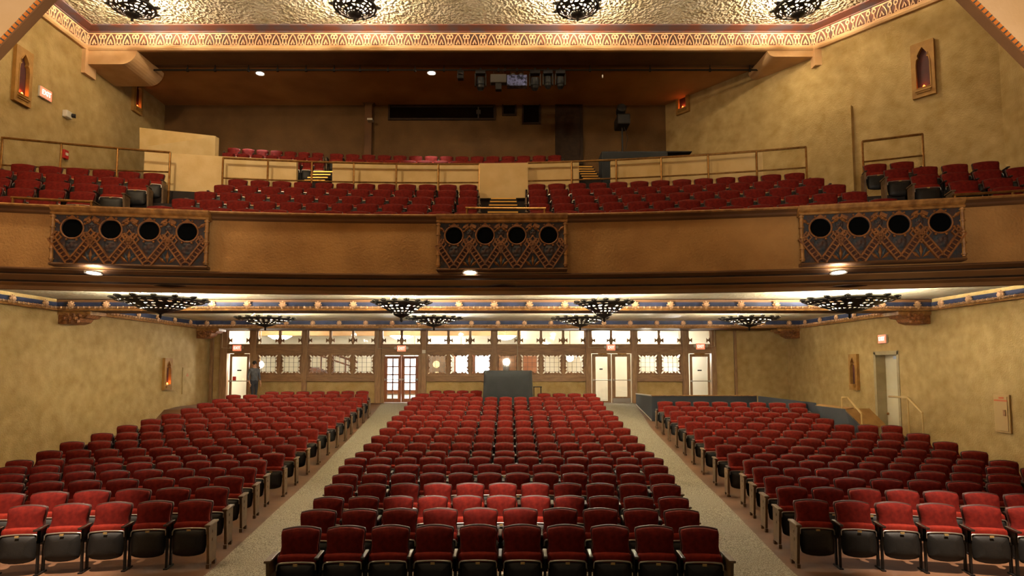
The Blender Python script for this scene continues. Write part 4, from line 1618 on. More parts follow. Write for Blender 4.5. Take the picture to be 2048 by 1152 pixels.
def rail_on_curve(label, D, px0, y0, px1, y1, low0, low1, posts, foot, n=9):
    """rail whose ends are seen at (px0, y0) and (px1, y1), on the curve bal(D)"""
    a, b = atC(px0, y0, bal(D)), atC(px1, y1, bal(D))
    la, lb = atC(px0, low0, bal(D)), atC(px1, low1, bal(D))
    top, low = [], []
    for i in range(n):
        f = i / (n - 1)
        X = a.x + (b.x - a.x) * f
        top.append(Vector((X, bal(D)(X), a.z + (b.z - a.z) * f)))
        low.append(Vector((X, bal(D)(X), la.z + (lb.z - la.z) * f)))
    ps = []
    for px in posts:
        c = atC(px, (y0 + y1) / 2, bal(D))
        f = (c.x - a.x) / (b.x - a.x)
        ps.append((Vector((c.x, bal(D)(c.x), a.z + (b.z - a.z) * f)), Vector((c.x, bal(D)(c.x), foot))))
    return railing(label, top, low, ps)


rail_on_curve('long brass railing over the seats at the far left of the balcony', 16.35, 3, 275, 341, 305, 330, 344, (4, 123, 236, 341), 4.0)
rail_on_curve('brass railing on the cream parapet left of the centre steps', 16.5, 446, 316, 959, 328, 356, 365, (446, 536, 624, 708, 793, 877, 959), 4.2)
rail_on_curve('brass railing on the cream parapet right of the centre steps', 16.5, 1054, 326, 1612, 294, 362, 335, (1054, 1143, 1232, 1322, 1416, 1513, 1612), 4.2, 11)
rail_on_curve('short brass railing by the seats at the far right of the balcony', 16.4, 1724, 283, 1845, 268, 324, 311, (1724, 1845), 4.0, 3)


def low_rail(label, px0, y0, px1, y1, D, posts):
    a, b = atC(px0, y0, bal(D)), atC(px1, y1, bal(D))
    top = [Vector((a.x + (b.x - a.x) * i / 4, bal(D)(a.x + (b.x - a.x) * i / 4), a.z + (b.z - a.z) * i / 4)) for i in range(5)]
    ps = []
    for px in posts:
        c = atC(px, y0, bal(D))
        f = (c.x - a.x) / (b.x - a.x)
        z = a.z + (b.z - a.z) * f
        ps.append((Vector((c.x, bal(D)(c.x), z)), Vector((c.x, bal(D)(c.x), zat(432, DF)))))
    railing(label, top, None, ps, .026, 'guard_rail')


low_rail('low brass guard rail on the balcony front at the far left', 22, 395, 186, 404, 12.25, (26, 183))
low_rail('low brass guard rail on the balcony front before the centre steps', 931, 416, 1092, 417, 12.25, (934, 1089))
low_rail('low brass guard rail on the balcony front at the far right', 1906, 390, 2075, 380, 12.25, (1910, 2026))

# ================================================================== lighting bar over the balcony
YL = 18.98
bar_l, bar_r = atY(270, 146, YL), atY(1530, 133, YL)
zbar = atY(800, 140, YL).z
t = thing('lighting_bar', 'long black pipe for stage lights hung behind the beam', 'bar')
MB().tube([(bar_l.x, YL, zbar), (bar_r.x, YL, zbar)], .028, 8).build('pipe', M_IRON, t)
hm = MB().tube([(0, 0, 0), (0, 0, Z_REAR - zbar)], .014, 6).box(-.03, .03, -.03, .03, -.05, .04).mesh('hanger', M_IRON)
for i, px in enumerate((300, 375, 430, 497, 555, 612, 668, 720, 776, 830, 888, 1010, 1180, 1300, 1420, 1500)):
    link('hanger', hm, t, (atY(px, 140, YL).x, YL, zbar))


def stage_light(px, py, s, kind, label, tilt=.4):
    p = atY(px, py, YL - .05)
    x = p.x
    t = thing('stage_light', label, 'stage light', (x, YL, zbar))
    MB().box(-.03, .03, -.04, .04, -.06, .05).build('clamp', M_IRON, t)
    dz = min(-.12, p.z - zbar)
    y = MB()
    if kind == 'moving':
        y.box(-.13 * s, .13 * s, -.11, .11, -.16, -.05)
        y.box(-.15 * s, -.12 * s, -.05, .05, -.44 * s, -.14).box(.12 * s, .15 * s, -.05, .05, -.44 * s, -.14)
        y.build('yoke', M_IRON, t, bevel=.01)
        h = MB().lathe([(0, -.17), (.06, -.17), (.10, -.1), (.11, .05), (.09, .15), (0, .15)], 12)
        h.tube([(.11 * math.cos(i * PI / 5), .11 * math.sin(i * PI / 5), -.03) for i in range(10)], .012, 5, True)
        hd = h.build('head', mat('black_lamp_housing', '#0b0b0c', .45, spec=.3), t)
        hd.location = (0, 0, -.36 * s)
        hd.rotation_euler = (tilt, 0, 0)
        hd.scale = (s, s, s)
        ln = MB().lathe([(0, -.175), (.055, -.175), (.055, -.168), (0, -.168)], 12).build('lens', mat('lens_glass', '#2a3340', .1, spec=.8), hd)
    elif kind == 'flood':
        y.tube([(-.16, 0, dz), (-.16, 0, -.06), (.16, 0, -.06), (.16, 0, dz)], .012, 5)
        y.build('yoke', M_IRON, t)
        hd = MB().box(-.24 * s, .24 * s, -.12, .12, -.13 * s, .13 * s).build('housing', mat('beige_lamp_housing', '#352f28', .6), t, bevel=.03)
        hd.location = (0, 0, dz)
        MB().box(-.10, .10, -.10, .10, -.36, -.13 * s).build('lower_lamp', M_IRON, hd, bevel=.02)
    elif kind == 'mirror':
        y.tube([(-.2, 0, dz), (-.2, 0, -.06), (.2, 0, -.06), (.2, 0, dz)], .012, 5)
        y.build('yoke', M_IRON, t)
        hd = MB().box(-.32, .32, -.12, .12, -.2, .16).build('housing', mat('silver_blue_fabric', '#5c6390', .3, '#12142a', 9, .8, 14, metal=.7, c2pos=(.45, .6)), t, bevel=.01)
        hd.location = (0, 0, dz)
        MB().ball((-.12, .0, .16), .10, 10).ball((.13, 0, .16), .10, 10).build('top_drum', mat('beige_lamp_housing', '#352f28', .6), hd)
    else:
        MB().box(-.10, .10, -.10, .10, -.32, -.04).build('housing', M_IRON, t, bevel=.02)
        MB().lathe([(0, 0), (.07, 0), (.075, .03), (0, .03)], 12).build('cone', M_DARKWOOD, t).location = (0, -.1, -.2)
    return t


stage_light(921, 150, 1, 'box', 'small black speaker box on the lighting bar, leftmost of the hung gear')
stage_light(961, 160, 1.25, 'moving', 'black moving head light left of the grey flood light', .2)
stage_light(997, 158, 1.1, 'flood', 'grey twin flood light hanging from the lighting bar')
stage_light(1034, 161, 1, 'mirror', 'silver blue glittering box light hung beside the grey flood')
stage_light(1070, 158, 1.25, 'moving', 'black moving head light just right of the glittering box', .35)
stage_light(1096, 158, 1.15, 'moving', 'black moving head light between two others on the right', .1)
stage_light(1121, 158, 1.15, 'moving', 'black moving head light, last on the right of the lighting bar', .3)
M_PIN = mat('small_white_lens', '#e8e2d4', .3)
for px, py in ((1205, 150),):
    p = atY(px, py, YL)
    t = thing('hanging_microphone', 'tiny white tipped microphone hanging right of the stage lights', 'microphone', (p.x, YL, zbar))
    MB().tube([(0, 0, 0), (0, 0, p.z - zbar)], .006, 5).build('cable', M_IRON, t)
    MB().lathe([(0, -.1), (.02, -.09), (.02, 0), (0, .01)], 8, (0, 0, p.z - zbar)).build('capsule', M_PIN, t)

# follow spot and covered desk on the upper tier
YF = 20.6
p0 = atY(1245, 305, YF)
ph = atY(1245, 240, YF)
zfl = UPZ[2]
t = thing('follow_spot', 'black follow spotlight on a thin stand against the upper rear wall', 'spotlight', (p0.x, YF, zfl))
MB().tube([(0, 0, .1), (0, 0, ph.z - zfl - .2)], .03, 8).build('pole', M_IRON, t)
for k in range(3):
    a = 2 * PI * k / 3 + .4
    MB().tube([(0, 0, .35), (.35 * math.cos(a), .35 * math.sin(a), .01)], .018, 6).build('leg', M_IRON, t)
hd = MB().box(-.22, .22, -.35, .35, -.28, .10).build('body', M_IRON, t, bevel=.05)
hd.location = (0, 0, ph.z - zfl)
b = MB().lathe([(0, -.2), (.15, -.2), (.17, -.1), (.17, .1), (.12, .16), (0, .16)], 14).build('lamp_head', M_IRON, t)
b.location = (-.06, -.2, ph.z - zfl + .28)
b.rotation_euler = (1.2, 0, 0)
MB().tube([(.05, -.1, ph.z - zfl - .3), (.16, -.15, ph.z - zfl - .7), (.08, -.1, ph.z - zfl - 1.1)], .01, 5).build('cable', M_IRON, t)
a, b = atY(1198, 313, 18.8), atY(1352, 311, 18.5)
t = thing('draped_table', 'long black covered table behind the right parapet below the follow spot', 'table', ((a.x + b.x) / 2, 18.6, UPZ[0] - .0))
MB().box(a.x - (a.x + b.x) / 2, b.x - (a.x + b.x) / 2 - .3, -.3, .3, 0, a.z - UPZ[0]).build('cover', M_BLACK, t, bevel=.04)
MB().box(b.x - (a.x + b.x) / 2 - .6, b.x - (a.x + b.x) / 2 + .45, -.25, .25, a.z - UPZ[0] - .02, a.z - UPZ[0] + .01).build('board', M_IRON, t)

# ================================================================== covered sound desk, stool
YD = 22.35
zd = floor_z(0, YD)
a, b = atY(965, 742, YD), atY(1067, 742, YD)
xc = (a.x + b.x) / 2
t = thing('covered_sound_desk', 'large black cloth covered desk standing at the rear of the centre seats', 'desk', (xc, YD + .35, zd))
hw = (b.x - a.x) / 2
ht = a.z - zd
mb = MB()
n = 10
rows = []
for j in range(9):
    f = j / 8
    z = ht * (1 - f)
    grow = 1.0 + .07 * f
    ring = []
    for i in range(64):
        an = 2 * PI * i / 64
        cx, cy = math.cos(an), math.sin(an)
        k = 1 / max(abs(cx), abs(cy))
        k = min(k, 1.36)
        fold = 1 + .018 * f * math.sin(an * 14 + 1.3 * math.sin(an * 3))
        ring.append((cx * k * (hw - .06) * grow * fold, cy * k * .45 * grow * fold, z + .02 * math.sin(an * 5) * (1 - f)))
    rows += ring
mb.add(rows, [(j * 64 + i, j * 64 + (i + 1) % 64, (j + 1) * 64 + (i + 1) % 64, (j + 1) * 64 + i) for j in range(8) for i in range(64)] + [tuple(range(64))])
mb.build('cloth', M_BLACK, t, smooth=True)
a = atY(1075, 773, 22.6)
zs = floor_z(a.x, 22.6)
t = thing('side_table', 'small dark stand beside the black covered desk on its right', 'table', (a.x, 22.7, zs))
MB().box(-.16, .16, -.16, .16, a.z - zs - .03, a.z - zs).build('top', M_IRON, t)
for sx in (-1, 1):
    for sy in (-1, 1):
        MB().box(sx * .13 - .012, sx * .13 + .012, sy * .13 - .012, sy * .13 + .012, 0, a.z - zs - .03).build('leg', M_IRON, t)

# ================================================================== navy partition, ramp and handrails at the right
YPT = 21.45
pA, pB, pC = atY(1304, 792, YPT), atY(1516, 792, YPT - .1), atY(1272, 788, 25.6)
fz = lambda v: floor_z(v.x, v.y)
root = link('wall_partition', None, kind='structure')
zt = pA.z
MB().box(pA.x, pB.x, YPT, YPT + .1, ROWZ[15] - .3, zt).build('front_board', M_NAVY, root)
MB().prism([(pA.x, YPT + .1, ROWZ[15] - .3), (pC.x, 25.6, ROWZ[15] - .3), (pC.x, 25.6, pC.z), (pA.x, YPT + .1, zt)], (.1, 0, 0)).build('side_board', M_NAVY, root)
MB().tube([(pA.x, YPT + .02, zt + .01), (pC.x, 25.6, pC.z + .01)], .03, 6).build('top_edge', M_CHROME, root)
MB().box(pA.x - .02, pB.x, YPT - .03, YPT + .12, zt, zt + .03).build('top_cap', M_GOLDM, root)
MB().prism([(pA.x - .02, YPT + .1, floor_z(5, YPT) + .01), (pC.x - .02, 25.6, floor_z(5, 25.6) + .01), (pC.x - .02, 25.6, floor_z(5, 25.6) + .05), (pA.x - .02, YPT + .1, floor_z(5, YPT) + .05)], (.03, 0, 0)).build('foot_strip', M_WHITEPL, root)
q1, q2 = atY(1516, 792, YPT - .1), atY(1632, 806, 19.2)
MB().prism([q1, q2, Vector((q2.x, q2.y, -3)), Vector((q1.x, q1.y, -3))], (.05, .08, 0)).build('angled_board', M_NAVY, root)
q3, q4, q5 = atY(1630, 811, 19.0), atY(1690, 818, 18.2), atY(1724, 853, 17.7)
MB().prism([q3, q4, q5, Vector((q5.x, q5.y, -3)), Vector((q3.x, q3.y, -3))], (.05, .08, 0)).build('ramp_board', M_NAVY, root)
MB().prism([q4, q5, q5 + Vector((.9, .3, 0)), q4 + Vector((.9, .3, 0))], (0, 0, -.05)).build('ramp_floor', mat('tan_ramp_floor', '#a17a45', .7, '#8d6837', 4), root)
MB().prism([q3, q4, q4 + Vector((.6, .6, 0)), q3 + Vector((.6, .9, 0))], (0, 0, -.04)).build('landing', mat('tan_ramp_floor', '#a17a45', .7, '#8d6837', 4), root)
a0, a1, a2 = atY(1683, 795, 18.3), atY(1695, 795, 18.2), atY(1723, 827, 17.8)
mb = MB().tube([a0, a1, a2], .03, 8)
t = thing('handrail', 'pale sloping handrail beside the navy ramp wall, nearer the centre', 'railing', (a2.x, a2.y, floor_z(a2.x, a2.y)), group='ramp handrails')
off = Vector((a2.x, a2.y, floor_z(a2.x, a2.y)))
MB().tube([a0 - off, a1 - off, a2 - off], .03, 8).build('top_rail', M_CREAM, t)
MB().tube([a2 - off, Vector((0, 0, 0))], .022, 8).build('post', M_CREAM, t)
MB().tube([a0 - off, Vector((a0.x - off.x, a0.y - off.y, -.0))], .018, 8).build('post', M_CREAM, t)
X0 = XR - .5
a0, a1, a2, a3 = atX(1778, 793, XR - .15), atX(1815, 795, X0), atX(1845, 826, X0), atX(1847, 868, X0)
off = Vector((a3.x, a3.y, floor_z(a3.x, a3.y)))
t = thing('handrail', 'pale sloping handrail in front of the side door by the right wall', 'railing', off, group='ramp handrails')
MB().tube([a0 - off, a1 - off, a2 - off], .03, 8).build('top_rail', M_CREAM, t)
MB().tube([a2 - off, Vector((0, 0, 0))], .022, 8).build('post', M_CREAM, t)
g1 = Vector((a1.x, a1.y, floor_z(a1.x, a1.y)))
MB().tube([a1 - off, g1 - off], .022, 8).build('post', M_CREAM, t)

# ================================================================== the person by the left door
def person():
    Y = 25.2
    p = atY(507, 800, Y)
    z = floor_z(p.x, Y)
    t = thing('person', 'person in a grey shirt and dark trousers standing beside the far left door', 'person', (p.x, Y, z + .012), .9)
    J = {'pelvis': (0, 0, .95, .13), 'waist': (0, 0, 1.08, .125), 'chest': (0, .01, 1.28, .15), 'upchest': (0, .01, 1.42, .12), 'neck': (0, -.0, 1.52, .055), 'head': (0, -.02, 1.60, .075), 'crown': (0, -.02, 1.72, .075)}
    E = [('pelvis', 'waist'), ('waist', 'chest'), ('chest', 'upchest'), ('upchest', 'neck'), ('neck', 'head'), ('head', 'crown')]
    for s, n in ((-1, 'l'), (1, 'r')):
        st = .06 * s
        J.update({'hip' + n: (s * .10, 0, .90, .095), 'knee' + n: (s * .11, -.03 + st, .50, .06), 'ankle' + n: (s * .11, .02 + st * 2, .09, .042), 'toe' + n: (s * .13, -.15 + st * 2, .035, .035),
                  'sh' + n: (s * .19, .01, 1.42, .065), 'el' + n: (s * .25, .03, 1.13, .045), 'wr' + n: (s * .24, -.08, .90, .03), 'palm' + n: (s * .235, -.10, .83, .032)})
        E += [('pelvis', 'hip' + n), ('hip' + n, 'knee' + n), ('knee' + n, 'ankle' + n), ('ankle' + n, 'toe' + n), ('upchest', 'sh' + n), ('sh' + n, 'el' + n), ('el' + n, 'wr' + n), ('wr' + n, 'palm' + n)]
        for q, (dx, L) in enumerate(((-.03, .07), (-.01, .085), (.01, .08), (.028, .065))):
            J['f%d%s' % (q, n)] = (s * .235, -.105 + dx, .79, .010)
            J['g%d%s' % (q, n)] = (s * .225, -.115 + dx, .79 - L * .8, .008)
            E += [('palm' + n, 'f%d%s' % (q, n)), ('f%d%s' % (q, n), 'g%d%s' % (q, n))]
        J['th' + n] = (s * .215, -.15, .82, .011)
        J['tt' + n] = (s * .21, -.16, .785, .009)
        E += [('palm' + n, 'th' + n), ('th' + n, 'tt' + n)]
    ks = list(J)
    me = bpy.data.meshes.new('body')
    me.from_pydata([J[k][:3] for k in ks], [(ks.index(a), ks.index(b)) for a, b in E], [])
    o = link('body', me, t)
    md = o.modifiers.new('skin', 'SKIN')
    sk = me.skin_vertices[0].data
    for i, k in enumerate(ks):
        r = J[k][3]
        sk[i].radius = (r * (1.25 if k in ('chest', 'upchest', 'waist', 'pelvis') else 1), r * (.85 if k in ('chest', 'upchest', 'waist', 'pelvis') else 1))
        sk[i].use_root = (k == 'pelvis')
    md.use_smooth_shade = True
    sd = o.modifiers.new('sub', 'SUBSURF')
    sd.levels = sd.render_levels = 1
    dg = bpy.context.evaluated_depsgraph_get()
    new = bpy.data.meshes.new_from_object(o.evaluated_get(dg))
    o.modifiers.clear()
    o.data = new
    new.materials.clear()
    for m in (mat('skin', '#b98a6c', .6), mat('grey_shirt', '#55565c', .85, '#44454b', 10), mat('dark_trousers', '#20232b', .85), mat('dark_shoe', '#15120f', .5)):
        new.materials.append(m)
    for f in new.polygons:
        c = f.center
        arm = abs(c.x) > .17 and c.z < 1.0 and c.z > .65
        f.material_index = 0 if c.z > 1.50 or (abs(c.x) > .17 and .65 < c.z < 1.0) else (1 if c.z > .98 else (3 if c.z < .1 else 2))
    hair = MB().lathe([(.0, .12), (.05, .11), (.085, .06), (.09, .0), (.08, -.05)], 12, (0, .0, 1.68)).build('hair', mat('dark_hair', '#1c1410', .7), t, smooth=True)
    fc = MB()
    fc.prism([(-.012, -.095, 1.62), (.012, -.095, 1.62), (0, -.125, 1.63), ], (0, .01, .05))
    fc.build('nose', mat('skin', '#b98a6c', .6), t)
    ey = MB().ball((-.03, -.09, 1.665), .011, 6).ball((.03, -.09, 1.665), .011, 6).build('eyes', M_IRON, t)
    MB().box(-.025, .025, -.098, -.085, 1.585, 1.593).build('mouth', mat('lips', '#7d4438', .6), t)
    MB().ball((-.082, -.01, 1.65), .022, 6).ball((.082, -.01, 1.65), .022, 6).build('ears', mat('skin', '#b98a6c', .6), t)


person()


# ================================================================== theatre seats
PW = .53          # width the seat is modelled at; rows scale it


def arc_outline(hw_top, z_top, prof_side, crown):
    pts = []
    n = 8
    for i in range(n + 1):
        u = -1 + 2 * i / n
        pts.append((u * hw_top, z_top + crown * (1 - u * u)))
    right = prof_side
    left = [(-x, z) for x, z in right[::-1]]
    return pts + right + left


def pillow(outline, y0, th, puff, lean, zb, lean0=0.0):
    """closed outline (x, z) as a cushion: flat back, rounded edge and puffed front (towards -y)"""
    n = len(outline)
    cx = 0
    cz = sum(z for x, z in outline) / n
    mb = MB()
    lay = [(1.0, 0), (1.0, -th * .55), (.95, -th * .9), (.80, -th - puff * .6), (.45, -th - puff)]
    vs = []
    for s, y in lay:
        for x, z in outline:
            zz = cz + (z - cz) * s
            vs.append((x * s, y0 + y + lean * (zz - zb), zz))
    fs = [tuple(range(n))[::-1]]
    for j in range(len(lay) - 1):
        for i in range(n):
            k = (i + 1) % n
            fs.append((j * n + i, j * n + k, (j + 1) * n + k, (j + 1) * n + i))
    fs.append(tuple(range((len(lay) - 1) * n, len(lay) * n)))
    return mb.add(vs, fs)


LEAN = .20
SIDE = [(.224, .80), (.216, .72), (.210, .67), (.216, .62), (.236, .57), (.25, .53), (.25, .46), (.245, .41)]
back_out = arc_outline(.213, .835, SIDE, .028)
shell_out = [(x * 1.05, .62 + (z - .62) * 1.055) for x, z in back_out]
m_back = pillow(back_out, .06, .05, .03, LEAN, .41).mesh('backrest', M_RED, True)
m_shell = pillow(shell_out, .095, .03, .0, LEAN, .41).mesh('back_shell', M_SHELL, True)
cu = [(.228, .575), (.236, .54), (.225, .42), (-.225, .42), (-.236, .54), (-.228, .575)]
cu_out = [(-.205 + .41 * i / 6, .594 + .014 * (1 - (i / 3 - 1) ** 2)) for i in range(7)] + cu
m_cush = pillow(cu_out, .03, .06, .02, .12, .42).mesh('seat_cushion', M_REDDARK, True)
pan = [(-.205 + .41 * i / 8, .515 + .010 * (1 - (i / 4 - 1) ** 2)) for i in range(9)]
pan += [(.222, .495), (.228, .42), (.226, .30), (.215, .225)]
pan += [(.215 * math.cos(a), .215 - .060 * math.sin(a)) for a in [PI * i / 8 for i in range(9)]]
pan += [(-.215, .225), (-.226, .30), (-.228, .42), (-.222, .495)]
m_pan = pillow(pan, -.045, .035, .045, .14, .2).mesh('seat_pan', M_PAN, True)
m_rim = MB().tube([(x, -.085 + .14 * (z - .2), z + .002) for x, z in [(-.224, .44), (-.222, .497)] + pan[:9] + [(.222, .497), (.224, .44)]], .011, 5).mesh('pan_rim', M_CHROME, True)
m_plate = MB().box(-.024, .024, -.092, -.078, .494, .516).mesh('number_plate', mat('pale_number_plate', '#b79a62', .4, metal=.3))
m_plate.transform(Matrix.Translation((0, 0, .004)))
lg = MB()
lg.box(-.013, .013, -.115, -.08, .02, .59).box(-.013, .013, .02, .06, .02, .50).box(-.013, .013, -.115, .06, .42, .59)
lg.box(-.026, .026, -.14, .09, 0, .022).box(-.034, .034, -.03, .03, .40, .47)
m_leg = lg.mesh('leg', M_IRON)
m_arm = MB().box(-.026, .026, -.20, .10, .59, .62).mesh('armrest', M_ARM, bevel=.010)
ep = MB()
ep.prism([(0, -.13, .06), (0, .12, .06), (0, .14, .20), (0, .14, .56), (0, -.19, .575), (0, -.16, .35)], (.035, 0, 0))
ep.box(-.002, .037, -.14, .13, .40, .425)
ep.box(0, .045, -.16, -.09, 0, .06).box(0, .045, .07, .13, 0, .06)
ep.box(.033, .041, -.05, -.01, .46, .50).box(.033, .041, -.05, -.01, .35, .39)
m_end = ep.mesh('end_panel', M_ENDP)
m_endarm = MB().box(-.02, .055, -.21, .15, .572, .60).mesh('armrest', M_ENDP, bevel=.008)

# low-detail copy for the seats past the three hundred largest
lowm = []


def collect(me, mi):
    return ([v.co.copy() for v in me.vertices], [tuple(p.vertices) for p in me.polygons], mi)


LOW = [collect(m_back, 0), collect(m_shell, 1), collect(m_cush, 2), collect(m_pan, 3), collect(m_leg, 4), collect(m_arm, 5), collect(m_plate, 6), collect(m_rim, 7)]
LOWEND = collect(m_end, 8)
LOWMATS = [M_RED, M_SHELL, M_REDDARK, M_PAN, M_IRON, M_ARM, m_plate.materials[0], M_CHROME, M_ENDP]

ORDW = ['first', 'second', 'third', 'fourth', 'fifth', 'sixth', 'seventh', 'eighth', 'ninth', 'tenth', 'eleventh', 'twelfth', 'thirteenth', 'fourteenth', 'fifteenth', 'sixteenth', 'seventeenth', 'eighteenth', 'nineteenth', 'twentieth', 'twenty-first', 'twenty-second', 'twenty-third', 'twenty-fourth', 'twenty-fifth']
SEATS = []


def add_row(block, rown, D, z, fn, X0, X1, n, order, ends, gap, skip=None):
    """n seats between X0 and X1 on the curve fn; order +1 counts from X0, -1 from X1; ends: sides with an aisle panel"""
    w = (X1 - X0) / n
    for i in range(n):
        X = X0 + w * (i + .5)
        Y = fn(X)
        px, py = proj((X, Y, z + SEATH))
        if px < -45 or px > 2093 or (skip and skip(px)):
            continue
        sl = (fn(X + .05) - fn(X - .05)) / .1
        pitch = w * F / Y
        full = (SEATH - .1) * F / Y
        SEATS.append(dict(block=block, row=rown, k=(i if order > 0 else n - 1 - i), X=X, Y=Y, z=z, rz=math.atan(sl), w=w / math.cos(math.atan(sl)), area=pitch * min(full, gap), el=('l' in ends and i == 0), er=('r' in ends and i == n - 1), last=(i == n - 1), n=n))


def pxX(px, y, fn):
    return atC(px, y, fn).x


gaps = [ROWY[i] and (1200 if i == 0 else ROWY[i - 1] - ROWY[i]) for i in range(19)]
gaps[0] = 95
CL = [550, 590, 617, 640, 657, 670, 683, 705, 722, 738, 755, 770, 780, 795, 805, 812, 820, 830, 857]
CR = [1450, 1410, 1387, 1370, 1357, 1343, 1333, 1314, 1295, 1280, 1265, 1250, 1240, 1230, 1215, 1210, 1203, 1195, 966]
CN = [10, 10, 11, 11, 12, 12, 13, 13, 13, 13, 13, 13, 13, 13, 13, 13, 13, 12, 4]
for i in range(19):
    fn = stall(ROWD[i])
    add_row('centre block', i, ROWD[i], ROWZ[i], fn, pxX(CL[i], ROWY[i], fn), pxX(CR[i], ROWY[i], fn), CN[i], 1, 'lr', gaps[i], (lambda px: 948 < px < 1082) if i == 17 else None)
LA = [424, 457, 487, 513, 534, 570, 593, 616, 638, 657, 675, 691, 703, 716, 727, 737, 739]
LW = [None] * 5 + [0, 63, 111, 174, 227, 275, 317, 356, 389, 420, 448, 527]
for k in range(17):
    i = k + 2
    fn = stall(ROWD[i])
    x1 = pxX(LA[k], ROWY[i], fn)
    x0 = -9.9 if LW[k] is None else pxX(LW[k], ROWY[i] + 10, fn)
    n = round((x1 - x0) / .535)
    add_row('left block', k, ROWD[i], ROWZ[i], fn, x0, x1, n, -1, 'r', 120 if k == 0 else gaps[i])
RA = [1589, 1554, 1528, 1505, 1486, 1454, 1430, 1406, 1386, 1369, 1353, 1338, 1326, 1313]
RWL = [None] * 5 + [2048, 1986, 1925, 1868, 1812, 1674, 1645, 1620, 1617]
for k in range(14):
    i = k + 2
    fn = stall(ROWD[i])
    x0 = pxX(RA[k], ROWY[i], fn)
    x1 = 9.9 if RWL[k] is None else pxX(RWL[k], ROWY[i] + 9, fn)
    n = round((x1 - x0) / .535)
    add_row('right block', k, ROWD[i], ROWZ[i], fn, x0, x1, n, 1, 'l', 120 if k == 0 else gaps[i])
# balcony
BG = [9, 15, 14.5, 13.5, 11]
for k in range(5):
    fn = bal(BALD[k])
    y = BALY[k]
    x0, x1 = pxX([283, 335, 381, 421, 450][k], y, fn), pxX([957, 958, 958, 958, 956][k], y, fn)
    add_row("balcony's left half", k, BALD[k], BALZ[k], fn, x0, x1, round((x1 - x0) / .55), -1, 'lr', BG[k])
    x0, x1 = pxX([1056, 1055, 1054, 1054, 1053][k], y, fn), pxX([1806, 1743, 1700, 1656, 1616][k], y - 10, fn)
    add_row("balcony's right half", k, BALD[k], BALZ[k], fn, x0, x1, round((x1 - x0) / .55), 1, 'lr', BG[k])
    x1 = pxX([112, 190, 253, 300, 329][k], y - 20, fn)
    x0 = -12.2
    n = round((x1 - x0) / .56)
    add_row("balcony's far left wing", k, BALD[k], BALZ[k] + .05, fn, x1 - n * .56, x1, n, -1, 'r', BG[k])
    x0 = pxX([1985, 1900, 1822, 1768, 1727][k], y - 35, fn)
    x1 = [11.8, 11.8, 11.6, 11.2, pxX(1838, 318, fn)][k]
    n = max(1, round((x1 - x0) / .56))
    add_row("balcony's far right wing", k, BALD[k], BALZ[k] + .08, fn, x0, x0 + n * .56, n, 1, 'l', BG[k])
for k, D in enumerate(UPD):
    fn = bal(D)
    y = [324, 316, 308][k]
    add_row('upper left of the balcony', k, D, UPZ[k], fn, pxX([480, 440, 451][k], y - 12, fn), pxX([650, 640, 648][k], y - 8, fn), 7, -1, 'r', 8)
    if k:
        x0, x1 = pxX([0, 700, 656][k], y, fn), pxX(1125, y, fn)
        add_row('upper centre of the balcony', k, D, UPZ[k], fn, x0, x1, round((x1 - x0) / .54), 1, 'lr', 8)

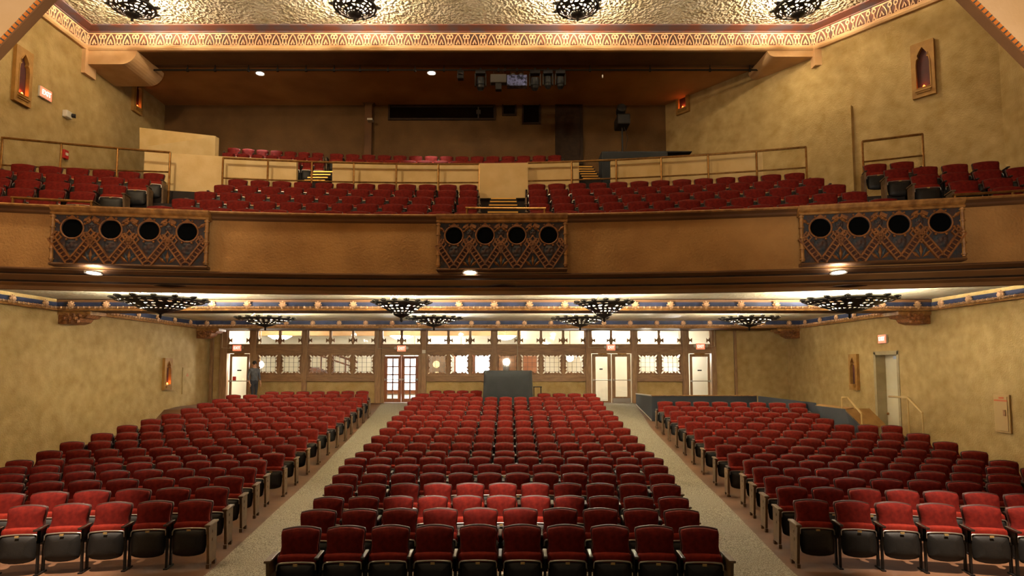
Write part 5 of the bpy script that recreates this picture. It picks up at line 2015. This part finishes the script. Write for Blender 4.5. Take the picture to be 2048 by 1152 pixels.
SEATS.sort(key=lambda s: -s['area'])
N_IND = 300
PARTS = [('backrest', m_back, 0), ('back_shell', m_shell, 0), ('seat_cushion', m_cush, 0), ('leg', m_leg, 1)]
BLAB = {'centre block': 'from the left aisle', 'left block': 'from the aisle', 'right block': 'from the aisle', "balcony's left half": 'from the centre steps', "balcony's right half": 'from the centre steps',
        "balcony's far left wing": 'from its aisle', "balcony's far right wing": 'from its aisle', 'upper left of the balcony': 'from its steps', 'upper centre of the balcony': 'from the left'}
for s in SEATS[:N_IND]:
    lab = 'red velvet seat, %s row of the %s, %s %s' % ('front' if s['row'] == 0 else ORDW[s['row']], s['block'], ORDW[s['k']], BLAB[s['block']])
    t = thing('theater_seat', lab, 'seat', (s['X'], s['Y'], s['z']), s['rz'], 'red seats of the ' + s['block'])
    sx = s['w'] / PW
    t.scale = (sx, 1, 1)
    link('backrest', m_back, t)
    link('back_shell', m_shell, t)
    link('seat_cushion', m_cush, t)
    p = link('seat_pan', m_pan, t)
    link('pan_rim', m_rim, p)
    link('number_plate', m_plate, p)
    xh = PW / 2
    if s['el']:
        e = link('end_panel', m_end, t, (-xh, 0, 0))
        e.scale = (-1, 1, 1)
        link('armrest', m_endarm, e)
    else:
        l = link('leg', m_leg, t, (-xh, 0, 0))
        link('armrest', m_arm, l)
    if s['er']:
        e = link('end_panel', m_end, t, (xh, 0, 0))
        link('armrest', m_endarm, e)
    elif s['last']:
        l = link('leg', m_leg, t, (xh, 0, 0))
        link('armrest', m_arm, l)
V, FA, MI = [], [], []
for s in SEATS[N_IND:]:
    M = Matrix.Translation((s['X'], s['Y'], s['z'])) @ Matrix.Rotation(s['rz'], 4, 'Z') @ Matrix.Diagonal((s['w'] / PW, 1, 1, 1))
    pcs = []
    for vs, fs, mi in LOW:
        offs = [0.0]
        if mi in (4, 5):
            offs = [-PW / 2] + ([PW / 2] if s['last'] else [])
        for o in offs:
            pcs.append((vs, fs, mi, o, 1))
    if s['el']:
        pcs.append((LOWEND[0], LOWEND[1], 8, -PW / 2, -1))
    if s['er']:
        pcs.append((LOWEND[0], LOWEND[1], 8, PW / 2, 1))
    for vs, fs, mi, o, sg in pcs:
        b = len(V)
        V += [tuple(M @ Vector((v.x * sg + o, v.y, v.z))) for v in vs]
        FA += [tuple(i + b for i in (f if sg > 0 else f[::-1])) for f in fs]
        MI += [mi] * len(fs)
me = bpy.data.meshes.new('distant_seats')
me.from_pydata(V, [], FA)
for m in LOWMATS:
    me.materials.append(m)
me.polygons.foreach_set('material_index', MI)
me.polygons.foreach_set('use_smooth', [mi in (0, 1, 2, 3) for mi in MI])
me.update()
link('distant_seats', me, None, label='remaining red velvet seats of the rear rows and the balcony', category='seats', kind='stuff')
print('SEATS', len(SEATS), 'smallest individual area', SEATS[min(N_IND, len(SEATS)) - 1]['area'])

# everything above was measured from the lens: lift it so that the front of the floor is at height 0
for o in SC.objects:
    if o.parent is None and o.type not in ('CAMERA', 'LIGHT'):
        o.location.z += H
